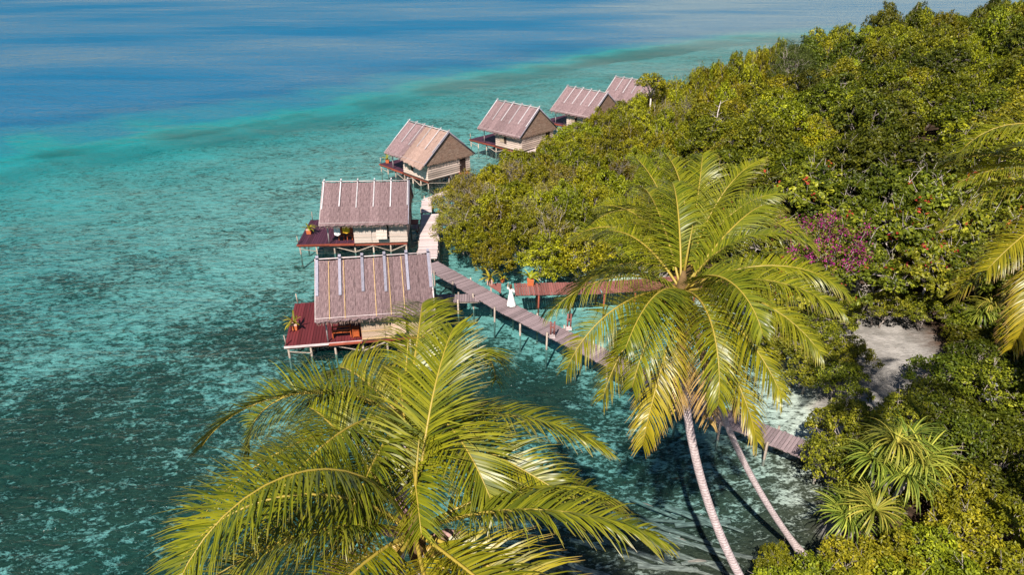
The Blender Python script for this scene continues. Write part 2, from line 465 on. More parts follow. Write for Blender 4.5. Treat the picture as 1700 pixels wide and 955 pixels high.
def water_mat():
    m = N('sea water')
    d = m.attr('depth').outputs['Fac']
    calm = m.attr('calm').outputs['Fac']
    gq = m.n('NewGeometry'); mq = m.n('Mapping'); mq.inputs['Scale'].default_value = (0.35, 1.6, 1); mq.inputs['Rotation'].default_value = (0, 0, -0.2); m.l(gq.outputs['Position'], mq.inputs[0])
    calm = m.math('ADD', calm, m.math('MULTIPLY', m.math('SUBTRACT', m.noise(0.05, 6, 0.7, mq.outputs[0], 0.6), 0.5), 1.5), clamp=True)
    def ex(k): return m.math('POWER', math.e, m.math('MULTIPLY', d, -k))
    cc = m.n('CombineColor'); m.l(ex(0.46), cc.inputs[0]); m.l(ex(0.095), cc.inputs[1]); m.l(ex(0.052), cc.inputs[2])
    tr = m.n('BsdfTransparent'); m.l(cc.outputs[0], tr.inputs[0])
    df = m.n('BsdfDiffuse')
    rp = m.n('ValToRGB'); e = rp.color_ramp.elements; rp.color_ramp.interpolation = 'EASE'
    e.remove(e[1]); e[0].position = 1.3 / 14; e[0].color = (0.008, 0.060, 0.055, 1)
    for ps, cl in ((1.75, (0.008, 0.090, 0.085)), (2.35, (0.010, 0.255, 0.268)), (3.2, (0.010, 0.335, 0.360)), (4.3, (0.006, 0.185, 0.285)), (6.0, (0.003, 0.108, 0.225)), (12.0, (0.003, 0.112, 0.235))):
        el = e.new(ps / 14.0); el.color = (*cl, 1)
    m.l(m.math('DIVIDE', d, 14.0), rp.inputs[0]); m.l(rp.outputs[0], df.inputs[0])
    sc = m.math('SUBTRACT', 1.0, m.math('POWER', math.e, m.math('MULTIPLY', m.math('MULTIPLY', d, m.math('MULTIPLY_ADD', d, 0.07, 0.02)), -1.0)))
    body = m.n('MixShader'); m.l(sc, body.inputs[0]); m.l(tr.outputs[0], body.inputs[1]); m.l(df.outputs[0], body.inputs[2])
    g = m.n('NewGeometry'); mp = m.n('Mapping'); mp.inputs['Scale'].default_value = (0.55, 1.3, 1); mp.inputs['Rotation'].default_value = (0, 0, 0.35)
    m.l(g.outputs['Position'], mp.inputs[0]); q = mp.outputs[0]
    w = m.math('ADD', m.math('ADD', m.noise(1.6, 3, 0.6, q, 0.5), m.math('MULTIPLY', m.noise(0.35, 3, 0.6, q, 0.4), 1.6)), m.math('MULTIPLY', m.noise(0.06, 3, 0.6, q, 0.4), 4.0))
    bp = m.n('Bump'); bp.inputs['Distance'].default_value = 0.35
    m.l(w, bp.inputs['Height']); m.l(m.math('MULTIPLY_ADD', calm, -0.55, 0.85), bp.inputs['Strength'])
    m.l(bp.outputs[0], df.inputs['Normal'])
    gl = m.n('BsdfGlossy'); gl.inputs['Roughness'].default_value = 0.12; m.l(bp.outputs[0], gl.inputs['Normal'])
    fr = m.n('Fresnel'); fr.inputs[0].default_value = 1.33; m.l(bp.outputs[0], fr.inputs[1])
    f = m.math('MULTIPLY', fr.outputs[0], m.math('MULTIPLY_ADD', calm, 0.80, 0.20), clamp=True)
    mx = m.n('MixShader'); m.l(f, mx.inputs[0]); m.l(body.outputs[0], mx.inputs[1]); m.l(gl.outputs[0], mx.inputs[2])
    return m.end(mx.outputs[0])
calm = np.clip(0.35 + 0.5 * wob(xr - 0.4 * yr, yr * 2.2, 60, 0.7) + 0.7 * sstep(-0.05, 0.18, (xr - 0.07 * yr) / np.maximum(yr, 20) - 0.02) * sstep(140, 230, yr), 0, 1)
wmask = ZZ[QF].min(1) < 0.02
wme = mesh_from('sea', np.stack([xr, yr, np.zeros_like(xr)], 1), QF[wmask], water_mat(), True, {'depth': np.maximum(0, -ZZ), 'calm': calm})
tag(link(bpy.data.objects.new('sea', wme)), kind='structure')

# ------------------------------------------------------------------ bungalows
HL, HS, ZE, ZF, HW, LW, LD, UP = 7.75, 3.69, 2.98, 1.01, 3.13, 3.65, 6.22, -1.1
plank_me = {}
def plank_mesh(matname):
    if matname not in plank_me:
        b = 0.06
        mb = MB(); mb.box((0, 0, 0), (1, 1, 1))
        plank_me[matname] = mb.mesh('plank', MT[matname])
    return plank_me[matname]
thatch_cache = {}
def thatch_panel(ls, w, variant, matname):
    key = (round(ls, 2), round(w, 2), variant, matname)
    if key in thatch_cache: return thatch_cache[key]
    r = np.random.default_rng(100 + variant)
    nu, nv = 7, 24
    V = []; F = []
    for top in (1, 0):
        for j in range(nv + 1):
            y = ls * j / nv
            for i in range(nu + 1):
                x = w * (i / nu - 0.5) + (r.normal(0, 0.012) if 0 < i < nu else 0)
                zz = (0.10 + 0.05 * ((j % 4) / 4.0) + r.normal(0, 0.020) - 0.03 * abs(2 * i / nu - 1) ** 3) if top else -0.02
                yy = y + (r.normal(0, 0.05) if j == nv else 0)
                V.append((x, yy, zz))
    n1 = (nu + 1) * (nv + 1)
    def q(i, j, k): return k * n1 + j * (nu + 1) + i
    for j in range(nv):
        for i in range(nu):
            F.append((q(i, j, 0), q(i, j + 1, 0), q(i + 1, j + 1, 0), q(i + 1, j, 0)))
    for i in range(nu):
        F.append((q(i, nv, 0), q(i, nv, 1), q(i + 1, nv, 1), q(i + 1, nv, 0)))
    for j in range(nv):
        F.append((q(0, j, 0), q(0, j, 1), q(0, j + 1, 1), q(0, j + 1, 0)))
        F.append((q(nu, j, 0), q(nu, j + 1, 0), q(nu, j + 1, 1), q(nu, j, 1)))
    me = mesh_from('thatch_panel', V, F, MT[matname])
    thatch_cache[key] = me
    return me

def fringe_mesh(length, seed, matname, amp=1.0):
    r = random.Random(seed); V = []; F = []
    n = int(length / 0.035)
    for i in range(n):
        x = -length / 2 + length * (i + r.random()) / n; w = r.uniform(0.02, 0.05)
        l = amp * r.uniform(0.12, 0.30) * (1.5 if r.random() < 0.12 else 1)
        dx = r.uniform(-0.05, 0.05); dy = r.uniform(-0.02, 0.08)
        k = len(V); y0 = r.uniform(-0.06, 0.03)
        V += [(x - w / 2, y0, 0.05), (x + w / 2, y0, 0.05), (x + w / 2 + dx, y0 - dy * .5, -l * .6), (x - w / 2 + dx, y0 - dy * .5, -l * .6), (x + dx * 1.5, y0 - dy, -l)]
        F += [(k, k + 1, k + 2, k + 3), (k + 3, k + 2, k + 4)]
    return mesh_from('thatch_fringe', V, F, MT[matname])

def bungalow(X, Y, yaw, label, zr=5.65, boards='white', bamboo_strips=False, wall='slat', deck='deck_plum', patch=False, seed=0, detail=True, bl=0.62):
    r = random.Random(seed)
    h = empty('bungalow', (X, Y, 0), yaw)
    tag(h, label, 'bungalow', 'thatched bungalows on stilts over the reef')
    # floor frame and deck
    fm = MB()
    for v in (-HW + .06, 0, HW - .06): fm.box(((LW - LD) / 2, v, ZF - 0.20), (LW + LD - 0.1, 0.10, 0.16))
    deckf = fm.build('deck', MT['trim_red'], h)
    pm = plank_mesh(deck)
    u = -LD; k = 0
    while u < UP - 0.02:
        w = 0.197
        inst('plank', pm, deckf, (u + w / 2, r.uniform(-.012, .012), ZF - 0.06 + r.uniform(-.004, .004)), (0, 0, r.uniform(-.002, .002)), (w - 0.018, 2 * HW + 0.04, 0.07))
        u += w; k += 1
    MB().box(((UP + LW) / 2, 0, ZF - 0.07), (LW - UP, 2 * HW - 0.02, 0.10)).build('floor', MT['dark'], h)
    tr = MB(); tr.box(((-LD + UP) / 2, -HW - 0.05, ZF - 0.09), (UP + LD + .04, 0.05, 0.15))
    tr.build('deck_edge', MT['pole' if bamboo_strips else 'trim_red'], h)
    MB().box(((-3.3 + UP) / 2, -HW - 0.16, ZF - 0.10), (UP + 3.3, 0.17, 0.10)).build('porch_step', MT['trim_red'], h)
    # stilts and braces
    us = [-6.0, -4.55, -2.95, -1.1, 0.55, 2.1, 3.5]
    for u in us:
        for v in (-HW + .10, 0, HW - .10):
            lx, ly = r.uniform(-.05, .05), r.uniform(-.05, .05)
            MB().tube([(u + lx, v + ly, -2.3), (u, v, ZF - 0.28)], [0.085, 0.07], 7).build('stilt', MT['stilt'], h, True)
    for a, b in ((2, 3), (4, 3), (4, 5), (6, 5)):
        if r.random() < .9 or a == 4:
            MB().tube([(us[a], -HW + .0, 0.70), (us[b], -HW + .0, 0.12)], 0.045, 5).build('brace', MT['stilt'], h)
    MB().tube([(us[6] + .09, -HW + .2, 0.72), (us[6] + .09, 0, 0.1)], 0.04, 5).build('brace', MT['stilt'], h)
    MB().tube([(us[0], -HW - .0, 0.55), (us[1], -HW - .0, 0.30)], 0.035, 5).build('brace', MT['stilt'], h)
    # posts that rise above the deck corners
    for (u, v, t) in ((-LD + .12, -HW + .12, .75), (-LD + .25, HW - .1, .85)):
        MB().tube([(u, v, ZF - 0.05), (u + r.uniform(-.06, .06), v, ZF + t)], 0.045, 6).build('deck_post', MT['stilt'], h, True)
    # walls
    gy_ = 0.09
    def slat_row(z, u0, v0, u1, v1, parent):
        L = math.hypot(u1 - u0, v1 - v0); a = math.atan2(v1 - v0, u1 - u0)
        return inst('slat', slat_me, parent, ((u0 + u1) / 2, (v0 + v1) / 2, z), (0, 0, a), (L, 1, 1))
    nrow = 9; dz = (ZE + 0.32 - ZF) / nrow
    sm = MB(); P = []
    for a in range(7):
        t = -PI / 2 + PI * a / 6
        P.append((math.cos(t) * 0.055, math.sin(t) * dz * 0.5))
    V = [(sx * .5, -p[0] - .02, p[1]) for sx in (-1, 1) for p in P]
    F = [(i, i + 1, 7 + i + 1, 7 + i) for i in range(6)] + [(0, 7, 13, 6), tuple(range(6, -1, -1)), tuple(range(7, 14))]
    slat_me = mesh_from('slat', V, F, MT['slat'])
    core = MB().box(((UP + LW) / 2, -HW + .10, (ZF + ZE + .3) / 2), (LW - UP - .1, 0.05, ZE + .3 - ZF)).build('front_wall', MT['dark'], h)
    if wall == 'slat':
        for i in range(nrow): 
            slat_row(ZF + dz * (i + .5), UP, -HW + .06, LW - .0, -HW + .06, core)
        sh = MB().box((0.15, -HW - .08, ZF + 1.15), (0.75, 0.05, 0.9), (0.12, 0, 0)).build('shutter', MT['mat'], h)
        MB().box((0.72, -HW + .0, ZF + 1.1), (0.40, 0.06, 1.1)).build('window', MT['dark'], h)
    else:
        npn = 3; wpn = (LW - UP) / npn
        for i in range(npn):
            o = MB().box((0, 0, 0), (wpn - 0.03, 0.05, ZE + .3 - ZF)).build('mat_panel', MT['mat' if bamboo_strips else 'mat_pale'], core)
            o.location = (UP + wpn * (i + .5), -HW + .045 + r.uniform(-.006, .006), (ZF + ZE + .3) / 2)
        for z in (ZF + 0.02, ZF + .62, ZF + 1.25):
            MB().box(((UP + LW) / 2, -HW + .005, z), (LW - UP, 0.03, 0.05)).build('wall_batten', MT['bamboo' if bamboo_strips else 'slat'], core)
        MB().box((1.62, -HW + .012, ZF + .95), (0.84, 0.03, 1.30)).build('window', MT['dark'], h)
        sh = MB().box((1.42, -HW - .20, ZF + 1.02), (0.95, 0.05, 1.20), (-0.30, 0, 0)).build('shutter', MT['mat' if bamboo_strips else 'mat_pale'], h)
    gw = MB().box((LW - .10, 0, (ZF + ZE + .3) / 2), (0.05, 2 * HW - .1, ZE + .3 - ZF)).build('side_wall', MT['dark'], h)
    for i in range(nrow + 1):
        z = ZF + dz * (i + .5)
        if i >= 8: slat_row(z, LW - .04, -HW, LW - .04, HW, gw)
        else:
            slat_row(z, LW - .04, -HW, LW - .04, 1.55, gw); slat_row(z, LW - .04, 2.50, LW - .04, HW, gw)
    dr = MB().box((LW - .055, 2.02, ZF + .85), (0.05, 0.9, 1.68)).build('door', MT['dark'], h)
    MB().tube([(LW + .0, 1.72, ZF + .85), (LW + .0, 1.72, ZF + 1.0)], 0.02, 5).build('handle', MT['pole'], dr)
    MB().box((LW + .35, 2.0, ZF - .05), (0.7, 1.2, 0.09)).build('threshold', MT['trim_red'], h)
    bw = MB().box(((UP + LW) / 2, HW - .10, (ZF + ZE + .3) / 2), (LW - UP - .1, 0.05, ZE + .3 - ZF)).build('back_wall', MT['dark'], h)
    for i in range(nrow): slat_row(ZF + dz * (i + .5), LW, HW - .06, UP, HW - .06, bw)
    MB().box((UP + .02, 0, (ZF + ZE + .5) / 2), (0.06, 2 * HW - .2, ZE + .5 - ZF)).build('porch_wall', MT['orange_wood'], h)
    for v in (-HW + .1, HW - .1):
        MB().tube([(-3.35, v, ZF), (-3.35, v, ZE + .35)], 0.06, 7).build('porch_post', MT['pole'], h, True)
    MB().box((-2.2, HW - .08, ZF + .85), (2.2, 0.06, 0.07)).build('rail', MT['orange_wood'], h)
    # roof
    rise = zr - ZE; ls = math.hypot(HS, rise); ang = math.atan2(rise, HS)
    rf = MB()
    for s in (-1, 1):
        for u in np.linspace(-HL / 2 + .1, HL / 2 - .1, 9):
            rf.tube([(u, 0, zr - .10), (u, s * (HS - .1), ZE - .03)], 0.04, 5)
    roof = rf.build('roof', MT['stilt'], h)
    npan = 9; wp = HL / npan
    for s in (-1, 1):
        for i in range(npan):
            mn = 'thatch'
            ext = 1.0
            if patch and s == -1 and 4 <= i <= 8: mn = 'thatch_new'; ext = 1.04 + 0.02 * (i - 4)
            me = thatch_panel(ls + .12, wp - .012, (i * 3 + (s > 0)) % 5, mn)
            uc = -HL / 2 + wp * (i + .5)
            M = Matrix.Rotation(PI if s > 0 else 0, 4, 'Z') @ Matrix.Rotation(PI, 4, 'Z')   # local +y runs down the slope
            o = inst('thatch_panel', me, roof)
            slope = Matrix.Rotation(-ang, 4, 'X')
            o.matrix_local = Matrix.Translation((uc, 0, zr + r.uniform(-.012, .012))) @ M @ slope @ Matrix.Diagonal((1, ext, 1, 1))
        for seg in range(3):
            o = inst('thatch_fringe', fringe_mesh(HL / 3, seed * 10 + seg + (5 if s > 0 else 0), 'thatch_new', 1.35), roof)
            o.location = (-HL / 2 + HL / 3 * (seg + .5), s * (HS + .02), ZE + .04); o['kind'] = 'stuff'
        MB().tube([(-HL / 2 - .03, s * (HS + .0), ZE + .19), (HL / 2 + .03, s * (HS + .0), ZE + .17)], 0.024, 6).build('eave_pole', MT['pole'], roof, True)
        nrm = Vector((0, s * math.sin(ang), math.cos(ang))); dn = Vector((0, s * math.cos(ang), -math.sin(ang)))
        def on(u, t, lift): 
            p = Vector((u, 0, zr)) + dn * t + nrm * lift; return p
        for i in range(6):
            u = -HL / 2 + .10 + (HL - .20) * i / 5
            bm = MB(); w = 0.19 if boards == 'blue' else 0.10
            L0, L1 = -0.38, ls * (bl + r.uniform(-.04, .04))
            for a, b in ((L0, L1),):
                c = on(u, (a + b) / 2, 0.185)
                bm.box(c, (w, b - a, 0.035), (-ang * (1 if s > 0 else -1), 0, 0))
            bm.build('roof_board', MT['board_blue' if boards == 'blue' else 'board_white'], roof)
        if bamboo_strips:
            for u in (-3.0, -2.0, 0.02, 1.0, 1.9):
                p0, p1 = on(u, .1, .155), on(u + .03, ls + .02, .155)
                MB().tube([p0, p1], 0.028, 5).build('bamboo_strip', MT['bamboo'], roof)
        for e in (-1, 1):
            MB().tube([on(e * (HL / 2 + .02), -0.15, .11), on(e * (HL / 2 + .02), ls + .1, .06)], 0.05, 6).build('barge_pole', MT['pole' if e < 0 or boards == 'blue' else 'board_blue'], roof, True)
    MB().tube([(-HL / 2 - .05, 0, zr + .20), (HL / 2 + .05, 0, zr + .17)], 0.040, 6).build('ridge_pole', MT['pole'], roof, True)
    # gable ends
    for e in (1, -1):
        ue = e * (LW + .16) if e > 0 else -HL / 2 + .25
        nv_ = 14; V = []; F = []
        for side in (0, 1):
            for j in range(nv_ + 1):
                v = -HS + .25 + (2 * HS - .5) * j / nv_
                zt = zr - .08 - abs(v) * rise / HS
                V += [(ue + e * (0.0 if side else -.08), v, min(zt, ZE - .10) if False else ZE - .12 + 0.03 * math.sin(j * 2.3)), (ue + e * (-.02 if side else -.10) , v, max(zt, ZE - .05))]
        n2 = 2 * (nv_ + 1)
        for j in range(nv_):
            a = 2 * j
            F += [(a, a + 2, a + 3, a + 1), (n2 + a, n2 + a + 1, n2 + a + 3, n2 + a + 2), (a, n2 + a, n2 + a + 2, a + 2)]
        link(bpy.data.objects.new('gable', mesh_from('gable', V, F, MT['gable'])), h)
        o = inst('gable_fringe', fringe_mesh(2 * HS - .8, seed + 77 + e, 'gable', .8), h, (ue + e * .02, 0, ZE - .06), (0, 0, PI / 2)); o['kind'] = 'stuff'
    return h

H1 = bungalow(-9.612, 43.921, 0.165, 'thatched bungalow with yellow bamboo strips and wide blue-grey boards on its roof', 5.62, 'blue', True, 'mat', 'deck_red', seed=1)
H2 = bungalow(-13.313, 60.988, 0.067, 'thatched bungalow with white and yellow towels drying on its porch', 5.62, 'white', False, 'mat', 'deck_plum', seed=2)
H3 = bungalow(-9.792, 80.955, -0.811, 'thatched bungalow with a newer paler patch of thatch over its front corner', 6.0, 'white', False, 'slat', 'deck_plum', patch=True, seed=3)
H4 = bungalow(0.752, 93.452, -0.756, 'thatched bungalow next along the reef from the one with patched thatch', 6.05, 'white', False, 'slat', 'deck_plum', seed=4)
H5 = bungalow(11.098, 104.752, -0.784, 'thatched bungalow second along the reef from the one with patched thatch', 5.9, 'white', False, 'slat', 'deck_plum', seed=5)
H6 = bungalow(19.823, 114.088, -0.704, 'thatched bungalow half hidden by a slender pale-trunked tree', 5.8, 'white', False, 'slat', 'deck_plum', seed=6)

def hut_pt(X, Y, yaw, u, v, z=ZF):
    return (X + u * math.cos(yaw) - v * math.sin(yaw), Y + u * math.sin(yaw) + v * math.cos(yaw), z)
H1p = (-9.612, 43.921, 0.165); H2p = (-13.313, 60.988, 0.067); H3p = (-9.792, 80.955, -0.811); H4p = (.752, 93.452, -.756); H5p = (11.098, 104.752, -.784)

# ------------------------------------------------------------------ walkways
def boardwalk(label, pts, width, matname, z=1.0, pw=0.19, posts=2.4, seed=0, tall=0.15, postmat='stilt', jit=0.03):
    r = random.Random(seed)
    P = [Vector((p[0], p[1], p[2] if len(p) > 2 else z)) for p in pts]
    b = empty('boardwalk', (P[0].x, P[0].y, 0)); tag(b, label, 'walkway')
    off = Vector((P[0].x, P[0].y, 0))
    P = [p - off for p in P]
    pm = plank_mesh(matname)
    bm = MB()
    for a, c in zip(P, P[1:]):
        d = (c - a); n = Vector((-d.y, d.x, 0)).normalized()
        for s in (-.38, .38):
            bm.tube([a + n * s * width + Vector((0, 0, -.13)), c + n * s * width + Vector((0, 0, -.13))], 0.065, 5)
    beam = bm.build('beam', MT['stilt'], b)
    carry = pw / 2; since = 0.6
    for a, c in zip(P, P[1:]):
        d = c - a; L = d.length; t = carry; dn = d / L; n = Vector((-dn.y, dn.x, 0))
        az = math.atan2(dn.y, dn.x)
        while t < L:
            q = a + dn * t
            inst('plank', pm, b, q + n * r.uniform(-jit, jit) + Vector((0, 0, r.uniform(-.008, .008))), (r.uniform(-.006, .006), 0, az + PI / 2 + r.uniform(-.012, .012)), (width * r.uniform(.97, 1.03), pw - 0.022, 0.05))
            since += pw
            if since > posts:
                since = 0
                for s in (-.5, .5):
                    top = q.z + (tall * r.uniform(.6, 1.8) if r.random() < .7 else -.05)
                    e = q + n * (s * (width + .12))
                    MB().tube([(e.x + r.uniform(-.06, .06), e.y, -1.9), (e.x, e.y, top)], [0.075, 0.065], 6).build('post', MT[postmat], b, True)
            t += pw
        carry = t - L
    return b
boardwalk('pale bleached plank walkway behind the bungalow with drying towels', [(-7.3, 54.3), (-7.5, 57.5), (-8.15, 65.2)], 1.72, 'walk_pale', seed=21)
boardwalk('narrow bleached plank walkway curving behind the mangroves past the stilt bungalows', [(-8.6, 65.7), (-9.0, 69.6), (-7.2, 72.0), (-4.0, 75.2), (-2.2, 80.4), (0.6, 86.5), (3.8, 90.3), (14, 101.5), (23, 110.5)], 1.05, 'walk_pale', pw=0.24, seed=22)
boardwalk('long weathered grey walkway running diagonally over the shallows to the beach', [(-6.95, 53.2), (-0.35, 45.2), (5.6, 38.9), (11.4, 32.6), (16.6, 28.4, .95)], 1.62, 'walk', seed=23, posts=2.6, tall=.22)
boardwalk('reddish plank boardwalk joining the diagonal walkway from under the trees', [(0.2, 48.25), (6.9, 48.55), (13.6, 49.6), (19, 50.0)], 2.05, 'walk_red', z=1.06, seed=24, tall=-.1, postmat='trim_red')
boardwalk('short weathered walkway from the blue-boarded bungalow to the diagonal walkway', [(-5.9, 46.85), (-2.45, 46.98)], 1.25, 'walk', z=0.97, seed=25)
boardwalk('short shaded gangway from the towel porch bungalow to the bleached walkway', [(-9.55, 61.9), (-8.95, 61.95)], 1.2, 'walk', z=0.97, seed=26)
# pale landing wedge at the start of the red boardwalk
ld = MB(); ld.add([(-2.05, 49.35, 1.05), (-.85, 47.7, 1.05), (-.85, 49.4, 1.05), (-2.05, 49.35, .98), (-.85, 47.7, .98), (-.85, 49.4, .98)], [(0, 1, 2), (5, 4, 3), (0, 3, 4, 1), (1, 4, 5, 2), (2, 5, 3, 0)])
tag(ld.build('landing', MT['walk_red']), 'small triangular landing between the red boardwalk and the diagonal walkway', 'landing')

def gate_post(x, y, label, seed):
    r = random.Random(seed)
    g = empty('gate_post', (x, y, 1.03)); tag(g, label, 'post', 'timber gate posts on the diagonal walkway')
    for dx in (-.11, .11):
        MB().tube([(dx, 0, -.02), (dx + r.uniform(-.03, .03), 0, 1.25)], 0.06, 7).build('upright', MT['walk_red'], g, True)
    MB().box((0, 0, .12), (.42, .22, .26), taper=.85).build('base', MT['pole'], g)
    MB().box((0, 0, .8), (.36, .12, .08)).build('crosspiece', MT['walk_red'], g)
GP = 'paired timber gate post on the diagonal walkway'
gate_post(2.75, 40.9, GP + ' seaward of the palms', 1); gate_post(3.95, 42.0, GP + ' seaward of the palms', 2)
gate_post(10.55, 32.35, GP + ' at the beach end', 3); gate_post(11.75, 33.55, GP + ' at the beach end', 4)

# ------------------------------------------------------------------ small things
def strap_leaves(n, L, w, seed, up=1.0, droop=1.2, segs=5, spread=1.0):
    r = random.Random(seed); V = []; F = []; T = []
    for i in range(n):
        az = r.uniform(0, 2 * PI); th = up * r.uniform(.55, 1.25); l = L * r.uniform(.65, 1.1); dr = droop * r.uniform(.6, 1.4)
        p = Vector((0, 0, r.uniform(-.02, .02))); sd = Vector((-math.sin(az), math.cos(az), 0)); t_ = r.random()
        k0 = len(V)
        for j in range(segs + 1):
            t = j / segs; ww = w * (0.45 + 1.2 * t) * (1 - t) ** .6 * 1.2 + .002
            V += [tuple(p - sd * ww / 2), tuple(p + sd * ww / 2)]; T += [t_, t_]
            e = th - dr * t
            p = p + Vector((math.cos(az) * math.cos(e) * spread, math.sin(az) * math.cos(e) * spread, math.sin(e))) * (l / segs)
            if j: F.append((k0 + 2 * j - 2, k0 + 2 * j - 1, k0 + 2 * j + 1, k0 + 2 * j))
    return V, F, T
def potted_plant(loc, label, potmat='terracotta', s=1.0, seed=0, square=True, top=None):
    g = empty('potted_plant', loc); tag(g, label, 'plant')
    mb = MB()
    if square: mb.box((0, 0, .17 * s), (.34 * s, .34 * s, .34 * s), taper=1.15)
    else: mb.lathe([(.13 * s, 0), (.2 * s, .15 * s), (.19 * s, .32 * s), (.22 * s, .36 * s)])
    pot = mb.build('pot', MT[potmat], g)
    if top: MB().box((0, 0, .37 * s), (.40 * s, .40 * s, .08 * s)).build('rim', MT[top], pot)
    V, F, T = strap_leaves(13, .95 * s, .13 * s, seed, 1.1, 1.5)
    link(bpy.data.objects.new('foliage', mesh_from('foliage', np.array(V) + np.array((0, 0, .36 * s)), F, MT['lf_pot'], False, {'tint': T})), g)
    return g
potted_plant(hut_pt(*H1p, -5.75, -.9), 'potted palm on the dark red deck of the blue-boarded bungalow', 'terracotta', 1.15, 3, True, 'pot_pale')
potted_plant(hut_pt(*H2p, -5.6, -.55), 'potted palm on the deck of the bungalow with drying towels', 'terracotta', 1.15, 4, True, 'pot_pale')
potted_plant(hut_pt(*H3p, -5.8, -2.2), 'potted palm on the deck of the bungalow with patched thatch', 'terracotta', 1.1, 5)
potted_plant((-1.75, 49.25, 1.05), 'potted palm in a pale box planter at the tip of the triangular landing', 'pot_pale', 1.2, 6)
potted_plant((-.75, 49.45, 1.08), 'low round pot plant between the pale planter and the orange pot', 'terracotta', .8, 7, False)
potted_plant((1.45, 49.05, 1.085), 'potted palm in a bright orange square pot on the red boardwalk', 'terracotta', 1.35, 8)

def bench(loc, rz, label):
    g = empty('bench', loc, rz); tag(g, label, 'bench'); m = MT['orange_wood']
    for dy, dz in ((-.16, .42), (0, .42), (.16, .42)): MB().box((0, dy, dz), (1.25, .14, .04)).build('seat_slat', m, g)
    for dz in (.62, .98): MB().box((0, .26, dz), (1.3, .04, .09)).build('back_rail', m, g)
    for sx in (-.6, .6):
        MB().box((sx, -.2, .31), (.06, .06, .62)).build('leg', m, g); MB().box((sx, .26, .5), (.06, .06, 1.0)).build('leg', m, g)
        MB().box((sx, .03, .63), (.07, .52, .04)).build('armrest', m, g)
    MB().box((0, -.2, .62), (1.26, .04, .05)).build('front_rail', m, g)
bench(hut_pt(*H1p, -2.45, -2.45), H1p[2], 'orange varnished bench on the porch of the blue-boarded bungalow')
def side_table(loc, rz, label):
    g = empty('side_table', loc, rz); tag(g, label, 'table'); m = MT['orange_wood']
    MB().box((0, 0, .62), (.46, .5, .05)).build('tabletop', m, g)
    MB().box((0, 0, .32), (.40, .42, .53)).build('cabinet', m, g)
    for sx in (-.2, .2):
        for sy in (-.21, .21): MB().box((sx, sy, .3), (.05, .05, .6)).build('leg', m, g)
side_table(hut_pt(*H1p, -1.5, -2.55), H1p[2], 'orange wooden cabinet table beside the porch bench')
def chair(loc, rz, label, grp):
    g = empty('chair', loc, rz); tag(g, label, 'chair', grp); m = MT['orange_wood']
    MB().box((0, 0, .43), (.5, .5, .05)).build('seat', m, g)
    MB().box((0, .25, .75), (.5, .04, .55), (-.12, 0, 0)).build('backrest', m, g)
    for sx in (-.22, .22):
        for sy in (-.22, .22): MB().box((sx, sy, .21), (.05, .05, .42)).build('leg', m, g)
chair(hut_pt(*H2p, -2.35, -2.2), H2p[2], 'orange wooden chair below the white towel', 'porch chairs')
chair(hut_pt(*H2p, -1.6, -2.2), H2p[2], 'orange wooden chair below the yellow towel', 'porch chairs')
def towel(loc, rz, matn, label, w=.62, hgt=.95, seed=0):
    r = random.Random(seed); V = []; F = []; nu, nv = 8, 10
    for s in (0, 1):
        for j in range(nv + 1):
            for i in range(nu + 1):
                t = j / nv; x = (i / nu - .5) * w * (1 - .12 * t)
                V.append((x, -.02 - .10 * t + .035 * math.sin(i * 1.7 + t * 2) * t + s * .018, -hgt * t * (1 - .06 * math.cos(i / nu * PI * 2))))
    n1 = (nu + 1) * (nv + 1)
    for s in (0, 1):
        for j in range(nv):
            for i in range(nu):
                a = s * n1 + j * (nu + 1) + i; q = (a, a + 1, a + nu + 2, a + nu + 1); F.append(q if s else q[::-1])
    o = link(bpy.data.objects.new('towel', mesh_from('towel', V, F, MT[matn], True))); o.location = loc; o.rotation_euler = (0, 0, rz)
    tag(o, label, 'towel')
towel(hut_pt(*H2p, -2.55, -2.95, ZF + 1.75), H2p[2], 'white_cloth', 'white towel hanging at the porch edge under the eave', .6, 1.0, 1)
towel(hut_pt(*H2p, -1.75, -2.95, ZF + 1.80), H2p[2], 'yellow_cloth', 'yellow towel hanging at the porch edge under the eave', .7, .85, 2)
MB().tube([hut_pt(*H2p, -3.3, -2.97, ZF + 1.77), hut_pt(*H2p, -1.15, -2.97, ZF + 1.80)], .012, 5).build('clothes_line', MT['pole'])
tag(bpy.data.objects['clothes_line'], 'thin line holding the towels on the porch', 'line')
# small red kayak-like hull tied by the bleached walkway
kb = MB(); pr = [(-1.2, .02, .14), (-.8, .2, .05), (0, .28, 0), (.8, .2, .05), (1.2, .02, .14)]
V = []; F = []
for i, (x, w, z0) in enumerate(pr): V += [(x, -w, .28 + .5 * z0), (x, 0, z0), (x, w, .28 + .5 * z0), (x, 0, .20 + .5 * z0)]
for i in range(4):
    a = 4 * i
    for k in range(4): F.append((a + k, a + 4 + k, a + 4 + (k + 1) % 4, a + (k + 1) % 4))
ky = link(bpy.data.objects.new('canoe', mesh_from('canoe', V, F, MT['trim_red']))); ky.location = (-9.35, 63.6, -.08); ky.rotation_euler = (0, 0, 1.75)
tag(ky, 'small red canoe floating beside the bleached walkway', 'canoe')

